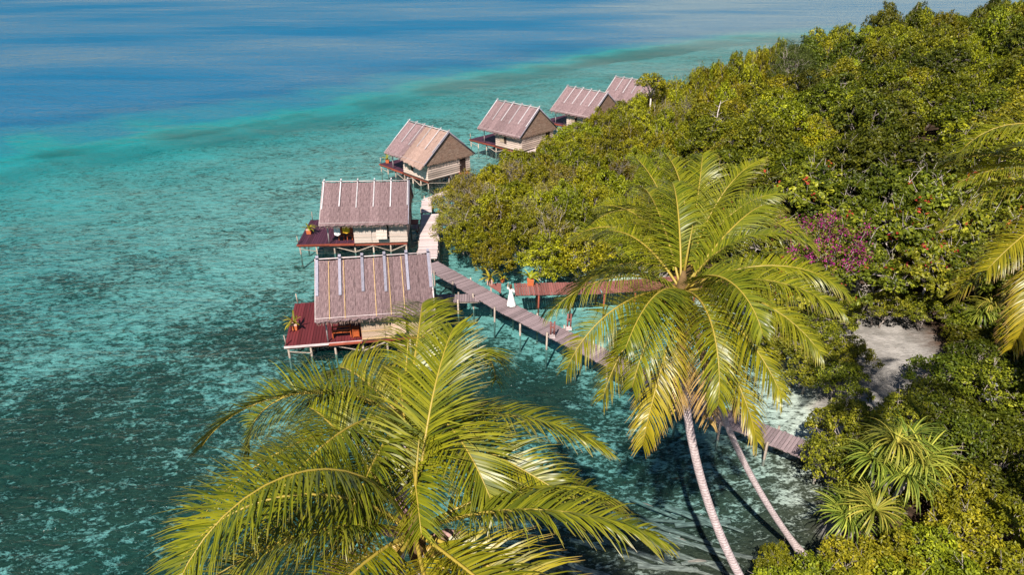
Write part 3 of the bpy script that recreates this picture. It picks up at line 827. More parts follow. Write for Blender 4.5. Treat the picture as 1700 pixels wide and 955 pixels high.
# driftwood and fallen planks in the shallows
for i in range(26):
    r = random.Random(500 + i)
    L = r.uniform(1.6, 4.6); x = r.uniform(2.6, 9.6); y = r.uniform(21.6, 25.6) - max(0, (4.5 - x)) * .2
    a = -.42 + r.uniform(-.16, .16) + (.35 if i % 7 == 0 else 0)
    if i < 4: x, y, a, L = ((7.0, 26.1, -.55, 2.6), (8.9, 25.6, -.45, 2.8), (9.3, 25.2, .12, 2.8), (7.8, 24.6, -.5, 3.6))[i]
    mb = MB(); w = r.uniform(.10, .26)
    if i % 3: mb.box((0, 0, 0), (L, w, .07))
    else: mb.tube([(-L / 2, 0, 0), (-L * .1, r.uniform(-.1, .1), .05), (L / 2, 0, 0)], [w * .35, w * .5, w * .3], 6)
    o = mb.build('driftwood', MT['drift']); o.location = (x, y, max(gz(x, y) + .06, -.30) + r.uniform(0.0, .2)); o.rotation_euler = (r.uniform(-.3, .3), r.uniform(-.03, .03), a)
    tag(o, 'bleached plank of driftwood lying in the shallows by the palm trunks' if i % 3 else 'bleached driftwood pole lying in the shallows by the palm trunks', 'driftwood', 'driftwood planks' if i % 3 else 'driftwood poles')

# pale board sign in the shade of the trees
sx, sy = 27.6, 33.2; sz = gz(sx, sy)
g = empty('sign_board', (sx, sy, sz)); tag(g, 'pale weathered board on a leaning post in the dark undergrowth', 'sign')
MB().box((0, 0, 1.35), (.62, .05, .45), (-.7, .1, .3)).build('board', MT['sign'], g)
MB().tube([(0, .08, 0), (0, .02, 1.5)], .05, 6).build('post', MT['pole'], g)
MB().box((-.35, -.3, .7), (.5, .05, .9), (-.8, 0, .3)).build('lower_board', MT['sign'], g)

# ------------------------------------------------------------------ person in a white dress
def person(loc, rz):
    g = empty('person', loc, rz)
    tag(g, 'person in a long white dress standing on the diagonal walkway with one arm raised', 'person')
    def skin(name, J, E, mat, root=0, sub=2):
        me = bpy.data.meshes.new(name); me.from_pydata([j[:3] for j in J], E, [])
        me.materials.append(mat)
        o = link(bpy.data.objects.new(name, me), g)
        sk = o.modifiers.new('skin', 'SKIN'); sv = me.skin_vertices[0].data
        for i, j in enumerate(J):
            sv[i].radius = (j[3], j[4] if len(j) > 4 else j[3]); sv[i].use_root = (i == root)
        sb = o.modifiers.new('sub', 'SUBSURF'); sb.levels = sub; sb.render_levels = sub
        return o
    J = [(0, 0, .95, .13, .10), (0, 0, 1.15, .11, .085), (0, 0, 1.33, .13, .09), (0, 0, 1.44, .055), (0, -.01, 1.52, .06), (0, -.02, 1.60, .082, .095), (0, -.01, 1.68, .06, .075),
         (-.17, 0, 1.37, .05), (-.27, -.05, 1.16, .038), (-.24, -.20, .98, .03), (-.22, -.25, .90, .033),
         (.17, 0, 1.37, .05), (.34, -.10, 1.28, .038), (.40, -.22, 1.48, .03), (.40, -.25, 1.57, .033),
         (-.09, 0, .90, .085), (-.10, -.04, .50, .055), (-.10, .02, .09, .035), (-.11, -.12, .03, .03),
         (.09, 0, .90, .085), (.10, .03, .50, .055), (.11, .06, .09, .035), (.12, -.08, .03, .03)]
    E = [(0, 1), (1, 2), (2, 3), (3, 4), (4, 5), (5, 6), (2, 7), (7, 8), (8, 9), (9, 10), (2, 11), (11, 12), (12, 13), (13, 14), (0, 15), (15, 16), (16, 17), (17, 18), (0, 19), (19, 20), (20, 21), (21, 22)]
    skin('body', J, E, MT['skin'])
    for (hx, hy, hz, s) in ((-.22, -.26, .87, -1), (.40, -.26, 1.60, 1)):
        mb = MB()
        for k in range(4):
            mb.tube([(hx + (k - 1.5) * .017, hy, hz), (hx + (k - 1.5) * .02, hy - .02, hz + s * .045), (hx + (k - 1.5) * .02, hy - .045, hz + s * (.07 if k in (1, 2) else .06))], .009, 5)
        mb.tube([(hx - .03, hy - .005, hz - s * .02), (hx - .055, hy - .035, hz + s * .02)], .010, 5)
        mb.build('fingers', MT['skin'], g, True)
    # dress: bodice and pleated skirt to the ankle
    V = []; F = []; n = 28
    prof = [(.14, .10, 1.42), (.155, .115, 1.36), (.15, .115, 1.22), (.125, .10, 1.10), (.16, .13, .95), (.21, .18, .75), (.26, .23, .50), (.31, .29, .28), (.35, .33, .10)]
    for i, (a, b, z) in enumerate(prof):
        for k in range(n):
            t = 2 * PI * k / n; f = 1 + (0.07 * math.sin(7 * t) * max(0, (1.0 - z)))
            V.append((a * f * math.cos(t) - .12 * max(0, .8 - z), b * f * math.sin(t) + .10 * max(0, .8 - z), z))
    for i in range(len(prof) - 1):
        for k in range(n): F.append((i * n + k, (i + 1) * n + k, (i + 1) * n + (k + 1) % n, i * n + (k + 1) % n))
    link(bpy.data.objects.new('dress', mesh_from('dress', V, F, MT['white_cloth'], True)), g)
    mb = MB()
    mb.tube([(-.17, 0, 1.38), (-.25, -.04, 1.20), (-.26, -.08, 1.10)], [.068, .06, .07], 10)
    mb.tube([(.17, 0, 1.38), (.31, -.08, 1.30), (.36, -.13, 1.34)], [.068, .06, .07], 10)
    mb.build('sleeves', MT['white_cloth'], g, True)
    mb = MB()
    mb.lathe([(.03, .16), (.075, .14), (.10, .08), (.105, .0), (.10, -.08), (.09, -.20), (.05, -.28)], (0, .035, 1.62), 14)
    mb.build('hair', MT['hair'], g, True)
    mb = MB()
    for s in (-.03, .03): mb.box((s, -.108, 1.625), (.02, .012, .012))
    mb.build('eyes', MT['hair'], g)
    MB().box((0, -.122, 1.595), (.02, .03, .035), taper=.4).build('nose', MT['skin'], g)
    MB().box((0, -.112, 1.555), (.04, .01, .012)).build('mouth', MT['terracotta'], g)
person((-0.08, 45.62, 1.026), 2.6)

# ------------------------------------------------------------------ trees
def leaf_quads(C, Nn, size, aspect, r, fold=0.25, jit=0.6):
    """one folded two-triangle leaf per row of C (centres) with normals near Nn"""
    n = len(C)
    nn = Nn + r.normal(0, jit, (n, 3)); nn /= np.linalg.norm(nn, axis=1)[:, None] + 1e-9
    a = r.normal(0, 1, (n, 3)); a -= nn * (a * nn).sum(1)[:, None]; a /= np.linalg.norm(a, axis=1)[:, None] + 1e-9
    b = np.cross(nn, a)
    s = size * r.uniform(.65, 1.25, (n, 1))
    v0 = C - a * s * .5; v2 = C + a * s * .5 - nn * s * .12
    v1 = C + b * s * aspect * .5 + nn * s * fold * .3; v3 = C - b * s * aspect * .5 + nn * s * fold * .3
    V = np.stack([v0, v1, v2, v3], 1).reshape(-1, 3)
    k = np.arange(n)[:, None] * 4
    F = np.concatenate([k + np.array([[0, 1, 2]]), k + np.array([[0, 2, 3]])], 1).reshape(-1, 3)
    return V, F
def unit(r, n, zmin=-.35):
    out = []
    while len(out) < n:
        v = r.normal(0, 1, 3); v /= np.linalg.norm(v)
        if v[2] > zmin: out.append(v)
    return np.array(out)

def make_tree(kind, seed, leafmat, barkmat='bark', Rr=2.6, Hh=4.2, base=.25, lobes=10, lr=(.34, .52), tufts=46, tr=.30, per=26, leaf=.20, asp=.55, jit=.6, stems=3, twigs=14, flat=1.0, extra=None, conical=False, zmin=-.35, spike=0.0):
    """returns (trunk mesh, crown mesh, extra mesh or None) for a tree of crown radius Rr and height Hh"""
    r = np.random.default_rng(seed); pr = random.Random(seed)
    LC = []; LR = []
    for i in range(lobes):
        rad = Rr * r.uniform(*lr)
        a = 2.4 * i + r.uniform(-.5, .5); rr = math.sqrt((i + .5) / lobes) * (Rr - rad * .7)
        zt = r.uniform(.0, 1.0)
        zc = Hh * base + (Hh * (1 - base) - rad * flat) * (1 - (rr / Rr) ** 2 * .75) * (.62 + .38 * zt)
        if conical:
            q = i / (lobes - 1); zc = Hh * (base + (1 - base) * q) - .15 * Hh; rr = Rr * (1 - q) * .55 * (i % 2 + .4); rad = Rr * (.62 - .45 * q)
        LC.append((rr * math.cos(a), rr * math.sin(a), zc)); LR.append(rad)
    LC = np.array(LC); LR = np.array(LR)
    tc = []; tn = []
    for c, rad in zip(LC, LR):
        nt_ = max(8, int(tufts * (rad / (Rr * .43)) ** 2)); u = unit(r, nt_, zmin)
        p = c + u * np.array([1, 1, flat]) * rad * r.uniform(.78, 1.08 + spike, (nt_, 1))
        keep = np.ones(nt_, bool)
        for c2, r2 in zip(LC, LR):
            keep &= (((p - c2) / np.array([1, 1, flat])) ** 2).sum(1) > (r2 * .70) ** 2
        tc.append(p[keep]); tn.append(u[keep])
    tc = np.concatenate(tc); tn = np.concatenate(tn)
    m = len(tc)
    C = np.repeat(tc, per, 0); Nn = np.repeat(tn, per, 0)
    o = r.normal(0, 1, (m * per, 3)); o *= (tr * r.uniform(.2, 1, (m * per, 1)) ** .5) / (np.linalg.norm(o, axis=1)[:, None] + 1e-9)
    o[:, 2] *= .7
    C = C + o
    nrm = Nn * .55 + np.array([0, -.05, .55]) + o / tr * .25
    V, F = leaf_quads(C, nrm, leaf, asp, r, jit=jit)
    tint = np.repeat(r.uniform(0, 1, m), per) * .5 + r.uniform(0, 1, m * per) * .5
    crown = mesh_from('crown', V, F, MT[leafmat], False, {'tint': np.repeat(tint, 4)})
    mb = MB()
    for s in range(stems):
        a = 2 * PI * s / stems + pr.uniform(-.4, .4); bx, by = .12 * Rr * math.cos(a) * (stems > 1), .12 * Rr * math.sin(a) * (stems > 1)
        fork = Vector((bx * 2.4, by * 2.4, Hh * (base * .8 + .12)))
        r0 = .045 * math.sqrt(Rr) * (1.6 if stems == 1 else 1)
        mb.tube([(bx, by, -.6), (bx * 1.5, by * 1.5, fork.z * .5), fork], [r0 * 1.3, r0 * 1.05, r0 * .9], 7)
        for i, c in enumerate(LC):
            if i % stems != s: continue
            e = Vector(c); md = fork.lerp(e, .5) + Vector((pr.uniform(-.2, .2), pr.uniform(-.2, .2), pr.uniform(-.1, .25))) * Rr * .2
            mb.tube([fork, md, e, e + (e - md) * .35], [r0 * .6, r0 * .42, r0 * .28, r0 * .12], 5)
            for k in range(5):
                d = Vector(unit(r, 1, -.1)[0]); mb.tube([e, e + d * LR[i] * .55 + Vector((0, 0, pr.uniform(-.1, .1))), e + d * LR[i] * pr.uniform(.85, 1.05)], [r0 * .25, r0 * .16, r0 * .06], 4, False)
    for k in range(twigs):
        i = pr.randrange(lobes); e = Vector(LC[i]); d = Vector(unit(r, 1, .1)[0]); q = e + d * LR[i] * .9
        t2 = q + (d + Vector(r.normal(0, .5, 3))) * LR[i] * .35
        mb.tube([e + d * LR[i] * .5, q, t2], [.022, .018, .008], 4, False)
        for w in range(2): mb.tube([q, q + (d + Vector(r.normal(0, .8, 3))) * LR[i] * .3], [.014, .006], 3, False)
    trunk = mb.mesh('trunk', MT[barkmat], True)
    ex = None
    if extra:
        mat_, frac, sz = extra
        kq = r.random(len(tc)) < frac; C2 = np.repeat(tc[kq] + tn[kq] * tr * .5, 5, 0); C2 = C2 + r.normal(0, tr * .4, C2.shape)
        V2, F2 = leaf_quads(C2, np.repeat(tn[kq], 5, 0) + np.array([0, 0, .5]), sz, .6, r)
        ex = mesh_from('old_leaves', V2, F2, MT[mat_], False, {'tint': np.repeat(r.random(len(C2)), 4)})
    return trunk, crown, ex

T_ = {}
for i in range(4): T_['mangrove', i] = make_tree('m', 40 + i, 'lf_mangrove', Rr=2.5, Hh=4.4, base=.0, lobes=15, tufts=50, per=24, leaf=.20, tr=.30, twigs=16, lr=(.24, .46), zmin=-.6)
for i in range(2): T_['olive', i] = make_tree('o', 60 + i, 'lf_olive', Rr=2.5, Hh=4.2, base=.0, lobes=14, tufts=38, per=17, leaf=.17, tr=.32, twigs=60, lr=(.26, .48), zmin=-.6)
for i in range(4): T_['hill', i] = make_tree('h', 70 + i, 'lf_hill', Rr=3.4, Hh=8.5, base=.30, lobes=14, tufts=60, per=22, leaf=.27, tr=.42, twigs=8, stems=1, lr=(.28, .46))
for i in range(2): T_['dark', i] = make_tree('d', 80 + i, 'lf_dark', Rr=3.4, Hh=9.0, base=.32, lobes=13, tufts=52, per=20, leaf=.30, tr=.42, twigs=10, stems=1, lr=(.28, .46))
for i in range(2): T_['yellow', i] = make_tree('y', 90 + i, 'lf_mangrove', Rr=3.0, Hh=7.5, base=.25, lobes=13, tufts=54, per=22, leaf=.24, tr=.38, twigs=12, stems=2, lr=(.28, .46))
for i in range(2): T_['almond', i] = make_tree('a', 100 + i, 'lf_almond', 'bark_pale', Rr=5.2, Hh=7.2, base=.45, lobes=22, tufts=64, per=17, leaf=.34, asp=.62, tr=.36, twigs=14, stems=2, lr=(.20, .32), flat=.45, jit=.4, extra=('lf_red', .05, .34), zmin=-.1)
T_['conical', 0] = make_tree('c', 110, 'lf_dark', Rr=2.6, Hh=10, base=.2, lobes=10, tufts=60, per=22, leaf=.26, tr=.34, stems=1, conical=True)
T_['feather', 0] = make_tree('f', 111, 'lf_grey', Rr=2.8, Hh=10, base=.3, lobes=12, tufts=44, per=20, leaf=.24, asp=.22, tr=.45, stems=1, twigs=10, spike=.3)
T_['slender', 0] = make_tree('s', 112, 'lf_hill', 'bark_pale', Rr=1.9, Hh=9.5, base=.62, lobes=8, tufts=30, per=15, leaf=.24, tr=.34, stems=1, twigs=12, lr=(.28, .42))
for i in range(3): T_['shrub', i] = make_tree('r', 120 + i, 'lf_shrub', Rr=1.9, Hh=3.2, base=.1, lobes=12, tufts=46, per=22, leaf=.17, asp=.5, tr=.24, stems=3, twigs=10, lr=(.26, .42))
for i in range(2): T_['glossy', i] = make_tree('g', 130 + i, 'lf_almond', Rr=2.4, Hh=4.6, base=.15, lobes=13, tufts=48, per=20, leaf=.19, asp=.55, tr=.28, stems=2, twigs=8, lr=(.24, .40))
T_['understory', 0] = make_tree('u', 140, 'lf_dark', Rr=2.4, Hh=3.2, base=.05, lobes=11, tufts=34, per=16, leaf=.22, tr=.34, stems=2, twigs=6)
LAB = {'mangrove': ('dense yellow-green mangrove tree at the water edge', 'mangrove trees'), 'olive': ('thin olive mangrove tree with many bare grey twigs showing', 'twiggy mangroves'),
       'hill': ('round-crowned green broadleaf tree in the hillside forest', 'hillside broadleaf trees'), 'dark': ('dark green broadleaf tree in the hillside forest', 'dark hillside trees'),
       'yellow': ('yellowish-green bushy tree in the hillside forest', 'yellowish hillside trees'), 'almond': ('spreading beach almond tree with pale branches and scattered red leaves', 'beach almond trees'),
       'conical': ('dark cone-shaped tree standing up from the forest canopy', 'cone-shaped trees'), 'feather': ('feathery grey-green tree standing up from the forest canopy', 'feathery trees'),
       'slender': ('slender tree with a pale bare trunk and small crown', 'slender trees'), 'shrub': ('bright yellow-green leafy shrub by the beach', 'bright beach shrubs'),
       'glossy': ('dense glossy-leaved bush by the end of the diagonal walkway', 'glossy beach bushes'), 'understory': ('low bush with leaves coloured dark for the shade under the trees', 'shaded bushes')}
def place(kind, var, x, y, s=1.0, sz=None, rz=None, z=None, label=None, group=None):
    tm, cm, ex = T_[kind, var]
    nm = {'mangrove': 'mangrove_tree', 'olive': 'mangrove_tree', 'almond': 'almond_tree', 'shrub': 'shrub', 'glossy': 'bush', 'understory': 'bush'}.get(kind, 'forest_tree')
    h = empty(nm, (x, y, (gz(x, y) if z is None else z)), random.uniform(0, 2 * PI) if rz is None else rz)
    h.scale = (s, s, s if sz is None else sz)
    tag(h, label or LAB[kind][0], {'shrub': 'shrub', 'glossy': 'bush', 'understory': 'bush'}.get(kind, 'tree'), group or LAB[kind][1])
    inst('trunk', tm, h); inst('crown', cm, h)
    if ex: inst('old_leaves', ex, h)
    return h
def scatter(poly, dmin, seed, avoid=()):
    r = random.Random(seed); P = np.array(poly, float); lo, hi = P.min(0), P.max(0); out = []
    for _ in range(6000):
        x, y = r.uniform(lo[0], hi[0]), r.uniform(lo[1], hi[1])
        if not inside(np.array([x]), np.array([y]), P)[0]: continue
        d = dmin(x, y) if callable(dmin) else dmin
        if all((x - a) ** 2 + (y - b) ** 2 > d * d for a, b in out): out.append((x, y))
    return out
FEAT_M = [((-7.6, 58), 5.0, 'beside the bleached plank walkway'), ((-8, 68), 4.5, 'overhanging the bend of the narrow bleached walkway'), ((2, 50), 4.2, 'beside the red boardwalk and its orange pot'), ((9, 50), 4.5, 'behind the red boardwalk'), ((15, 52), 5, 'where the red boardwalk goes under the trees'),
          ((-5, 78), 5, 'by the side wall of the bungalow with patched thatch'), ((4, 89), 6, 'by the bungalow next to the patched-thatch one'), ((13, 100), 6, 'by the second bungalow past the patched-thatch one'), ((22, 111), 7, 'by the bungalow half hidden behind the slender tree'), ((23, 78), 6, 'around the bare dead trunk'), ((0, 64), 7, 'in the middle of the mangrove stand'), ((8, 60), 7, 'between the red boardwalk and the dead trunk')]
FEAT_H = [((23, 78), 9, 'near the bare dead trunk'), ((26, 58), 8, 'behind the beach almonds'), ((36, 50), 9, 'beside the beach almonds'), ((50, 105), 14, 'around the cone-shaped skyline tree'), ((46, 44), 10, 'at the foot of the hill by the cove'), ((70, 140), 22, 'on the far point'), ((90, 110), 28, 'on the crest of the hill')]
def near(x, y, feats, dflt):
    best = min(feats, key=lambda f: math.hypot(x - f[0][0], y - f[0][1]) / f[1])
    return best[2] if math.hypot(x - best[0][0], y - best[0][1]) < best[1] else dflt
KN = {'mangrove': 'dense yellow-green mangrove', 'olive': 'twiggy olive mangrove', 'hill': 'round-crowned green tree', 'dark': 'dark green tree', 'yellow': 'yellowish bushy tree', 'conical': 'dark cone-shaped tree', 'feather': 'feathery grey-green tree'}
random.seed(5)
MANG = [(-4.3, 55.6), (-5.5, 61), (-6.4, 68), (-6.0, 73.0), (-1.4, 77), (3.0, 85.6), (9.8, 97), (20.0, 107.3), (31, 118), (46, 134), (44, 116), (30, 97), (20, 82), (16, 68), (16, 53), (8, 51.7), (1, 52.3)]
for (x, y) in scatter(MANG, 2.35, 1):
    tw = random.random() < (.45 if (x < 1 and 60 < y < 78) else .10)
    edge = float(seg_dist(np.array([x]), np.array([y]), np.array(MANG[:10] + MANG[-3:], float)[:10], False)[0])
    hs = .86 + .30 * min(1, edge / 8) + random.uniform(-.16, .26) + 1.5 * min(1, max(0, (y - 84) / 26)) * min(1, edge / 7)
    place('olive' if tw else 'mangrove', random.randrange(2 if tw else 4), x, y, random.uniform(.78, 1.0), hs, z=max(gz(x, y), -.4), label=KN['olive' if tw else 'mangrove'] + ' ' + near(x, y, FEAT_M, 'inside the stand between shore and hill'))
HILL = [(18, 56), (18.5, 68), (23, 82), (33, 97), (47, 116), (62, 134), (88, 154), (128, 180), (150, 150), (110, 95), (80, 62), (56, 40), (40, 40), (33, 46), (27, 52)]
for (x, y) in scatter(HILL, lambda x, y: 3.3 + .012 * y, 2):
    q = random.random(); k = 'hill' if q < .42 else 'yellow' if q < .72 else 'dark' if q < .95 else 'feather' if q < .965 else 'conical'
    nvar = {'hill': 4, 'yellow': 2, 'dark': 2}.get(k, 1)
    s = random.uniform(.85, 1.18); hs = random.uniform(-.08, .16) + .80 + .32 * min(1, max(0, (x - 18) / 45)) + .40 * min(1, max(0, (y - 88) / 20)) + .10 * min(1, max(0, (x - 55) / 20)) + random.uniform(-.08, .1)
    place(k, random.randrange(nvar), x, y, s, hs, label=KN[k] + ' ' + near(x, y, FEAT_H, 'in the hillside forest'))
# slender and emergent trees
place('slender', 0, 19.2, 97.5, 1.15, 1.02, z=.2, label='slender pale-trunked tree standing in front of the last bungalow')
place('conical', 0, 52.5, 104, 1.0, 1.0); place('feather', 0, 46, 102, 1.1, .95); place('slender', 0, 40, 103, 1.2, .95, label='slender tree with a bright green crown above the forest skyline')
for i, (k, x, y, s, hs) in enumerate([('hill', 24, 66, 1.0, 1.15), ('yellow', 30, 74, 1.1, 1.2), ('hill', 38, 84, 1.15, 1.15), ('dark', 34, 66, 1.0, 1.15), ('hill', 46, 74, 1.1, 1.2), ('yellow', 52, 92, 1.1, 1.2), ('dark', 60, 82, 1.1, 1.2), ('hill', 66, 108, 1.2, 1.3), ('dark', 74, 104, 1.3, 1.35), ('hill', 80, 116, 1.3, 1.4), ('yellow', 42, 112, 1.0, 1.15), ('dark', 56, 66, 1.1, 1.2)]):
    place(k, i % 2, x, y, s, hs, label='tall ' + KN[k] + ' rising above its neighbours ' + near(x, y, FEAT_H, 'in the hillside forest'))
# bare pale trunk
bt = empty('bare_tree', (23.0, 78, gz(23, 78))); tag(bt, 'bare dead tree trunk with short pale branches above the mangroves', 'tree')
mb = MB().tube([(0, 0, -.3), (.1, 0, 3.5), (0, .1, 7.2), (.15, 0, 8.6)], [.13, .1, .07, .02], 7)
for k in range(14):
    z = 3 + k * .4; a = k * 2.4; mb.tube([(0.05, .03, z), (.5 * math.cos(a), .5 * math.sin(a), z + .35), (.8 * math.cos(a), .8 * math.sin(a), z + .5)], [.03, .02, .008], 4, False)
mb.build('trunk', MT['bark_pale'], bt, True)
# beach almonds over the cove
for i, (x, y, s, hs, rz) in enumerate([(21.0, 46.2, .90, .92, .3), (27.0, 47.2, .95, 1.05, 2.1), (32.5, 52, 1.0, 1.15, 4.0), (17.6, 42.0, .66, .85, 1.2), (34, 46, .85, 1.1, 5.0), (25, 55, 1.0, 1.1, 3.0), (39, 51, .95, 1.1, 1.0), (18.6, 51.5, .8, .95, 2.2), (24.2, 43.6, .72, .80, 2.9), (29.2, 44.0, .7, .85, .9)]):
    place('almond', i % 2, x, y, s, hs, rz, z=max(gz(x, y), -.3), label='spreading beach almond with scattered red leaves ' + ('beside the bougainvillea', 'over the back of the cove sand', 'up the slope behind the cove', 'leaning over the water by the cove', 'behind the screw pine at the cove', 'uphill of the bougainvillea', 'among the dark hillside trees', 'where the red boardwalk goes under the trees', 'rooted on the sand below the bougainvillea', 'rooted on the sand by the small screw pine')[i])
# bougainvillea
r = np.random.default_rng(7)
bx, by = 21.6, 43.6
bg_ = empty('bougainvillea', (bx, by, gz(bx, by))); tag(bg_, 'magenta bougainvillea flowering among the beach almond leaves', 'flowering shrub')
cen = np.array([(r.uniform(-2.8, 3.2), r.uniform(-1.6, 2.4), 0) for _ in range(22)]); cen[:, 2] = 6.3 + .45 * cen[:, 1] + r.uniform(-.3, .5, 22); cen[:, 2] += .35; C = np.repeat(cen, 85, 0); C = C + r.normal(0, .26, C.shape)
V, F = leaf_quads(C, np.tile((0, -.4, .7), (len(C), 1)), .13, .8, r)
link(bpy.data.objects.new('flowers', mesh_from('flowers', V, F, MT['flower'], False, {'tint': np.repeat(r.random(len(C)), 4)})), bg_)
C = np.repeat(cen, 110, 0); C = C + r.normal(0, .5, C.shape) - np.array((0, 0, .10)); V, F = leaf_quads(C, np.tile((0, -.2, .8), (len(C), 1)), .17, .6, r)
link(bpy.data.objects.new('foliage', mesh_from('foliage', V, F, MT['lf_dark'], False, {'tint': np.repeat(r.random(len(C)), 4)})), bg_)
mb = MB()
for c in cen: mb.tube([(0, 0, -.2), (c[0] * .4, c[1] * .4, 3.2), tuple(c)], [.06, .045, .02], 5)
mb.build('stem', MT['bark'], bg_, True)
# undergrowth on the right, mostly dark-leaved bushes whose colour stands in for deep shade
UND = [(22, 24), (30, 26), (40, 30), (44, 42), (33, 44), (29.5, 40), (27, 36), (23, 31), (19.5, 27)]
for (x, y) in scatter(UND, 2.2, 3):
    q = random.random()
    place('understory' if q < .8 else 'glossy', 0, x, y, random.uniform(.7, 1.0), random.uniform(.55, .95), label=None if q < .8 else 'glossy-leaved bush in the dark undergrowth behind the beach', group=None if q < .8 else 'undergrowth bushes')
for i, (k, x, y, s, hs) in enumerate([('glossy', 23.0, 42.9, .8, .65), ('glossy', 26.0, 43.2, .8, .7), ('glossy', 28.6, 42.4, .75, .65), ('glossy', 20.3, 39.4, .8, .7), ('glossy', 21.6, 37.6, .7, .6), ('glossy', 19.4, 34.4, .75, .7), ('glossy', 18.2, 36.4, 1.0, .9), ('glossy', 17.0, 39.2, .9, .95), ('glossy', 19.0, 40.8, .7, .9)]):
    place(k, i % 2, x, y, s, hs, label=('glossy-leaved bush at the back of the sandy cove' if y > 42 else 'glossy-leaved bush overhanging the water between the walkway and the sandy cove'), group='cove bushes')
for i, (x, y, s, hs) in enumerate([(32.0, 42.5, .9, .8), (34.5, 38.5, .9, .85), (31.8, 35.5, .75, .6), (36, 34, .9, .8), (38.5, 42, 1, 1), (30.2, 31.2, .7, .5), (34.5, 29.5, .8, .7)]):
    place('dark', i % 2, x, y, s, hs, label='tree with leaves coloured dark for deep shade over the undergrowth beside the sandy cove', group='cove trees')  # dark leaf material puts the deep shade of this corner into colour
for i, (x, y, s, hs) in enumerate([(25.5, 18.6, 1.15, 1.5), (30, 26.5, 1.1, 1.55), (34, 27.5, 1.2, 1.6), (38, 32, 1.2, 1.6), (29.5, 21, 1.2, 1.6)]):
    place('hill', i % 4, x, y, s, hs, label='tall broadleaf tree out of view, added to shade the undergrowth inland of the bright beach shrubs', group='tall shade trees')  # outside the view, put in for the shade they cast on the undergrowth
# bright bushes and shrubs bottom right
for i, (x, y, s, hs) in enumerate([(17.2, 29.0, .8, .95), (15.9, 26.6, .72, .85), (18.6, 27.0, .85, .95), (18.9, 31.4, .55, .55), (16.6, 24.3, .7, .7), (20.5, 29.5, .75, .85)]):
    place('glossy', i % 2, x, y, s, hs, z=max(gz(x, y), -.1))
for i, (x, y, s, hs) in enumerate([(10.6, 19.3, .8, .95), (12.3, 19.7, .85, .9), (13.9, 20.3, .85, 1.0), (15.6, 20.4, .9, 1.05), (17.2, 20.6, .9, 1.1), (18.8, 21.4, .9, 1.1), (12.9, 18.3, .9, 1.0), (15.0, 18.6, .95, 1.05), (17.4, 18.4, .95, 1.1), (20.2, 24.2, .9, 1.2), (19.6, 26.0, .8, 1.15), (19.9, 19.4, 1.0, 1.0), (21.8, 22.4, .9, 1.0), (11.3, 21.3, .45, .8)]):
    place('shrub', i % 3, x, y, s, hs, label='bright yellow-green shrub ' + ('at the foot of the two leaning palms' if x < 13.2 else 'in front of the large screw pine' if x < 18 else 'inland of the large screw pine'))
# pandanus
def pandanus(x, y, heads, label, seed):
    z = gz(x, y); g = empty('pandanus', (x, y, z)); tag(g, label, 'plant')
    mb = MB(); rr = random.Random(seed)
    for i, (dx, dy, hz, L, n) in enumerate(heads):
        mb.tube([(0, 0, -.3), (dx * .5, dy * .5, hz * .55), (dx, dy, hz)], [.11, .08, .07], 7)
        V, F, T = strap_leaves(int(n * 1.9), L * 1.4, .066, seed * 10 + i, 1.0, 2.1, 8)
        o = link(bpy.data.objects.new('rosette', mesh_from('rosette', V, F, MT['lf_pandan'], False, {'tint': T})), g); o.location = (dx, dy, hz); o.rotation_euler = (rr.uniform(-.25, .25), rr.uniform(-.25, .25), 0)
    mb.build('stem', MT['bark'], g, True)
pandanus(16.9, 24.0, [(0, .3, 4.9, 1.5, 85), (1.1, -.1, 4.5, 1.4, 70), (.2, -.7, 4.0, 1.5, 75), (-.9, .2, 4.2, 1.3, 60), (1.0, .9, 4.7, 1.4, 60)], 'large screw pine with drooping strap leaves between the bright beach shrubs', 1)
pandanus(14.6, 22.9, [(0, 0, 2.3, 1.35, 60), (.5, .5, 2.6, 1.2, 50), (1.1, -.2, 2.8, 1.3, 60)], 'low screw pine with spiky leaves at the foot of a palm trunk', 2)
pandanus(33.5, 41.5, [(0, 0, 3.2, 1.5, 60), (.8, .4, 3.6, 1.4, 55), (-.8, .3, 3.0, 1.4, 55)], 'screw pine with spiky leaves at the back of the beach', 3)
pandanus(31.0, 40.0, [(0, 0, 2.0, 1.3, 50), (.6, .3, 2.5, 1.3, 50)], 'small screw pine with spiky leaves beside the sand of the cove', 4)

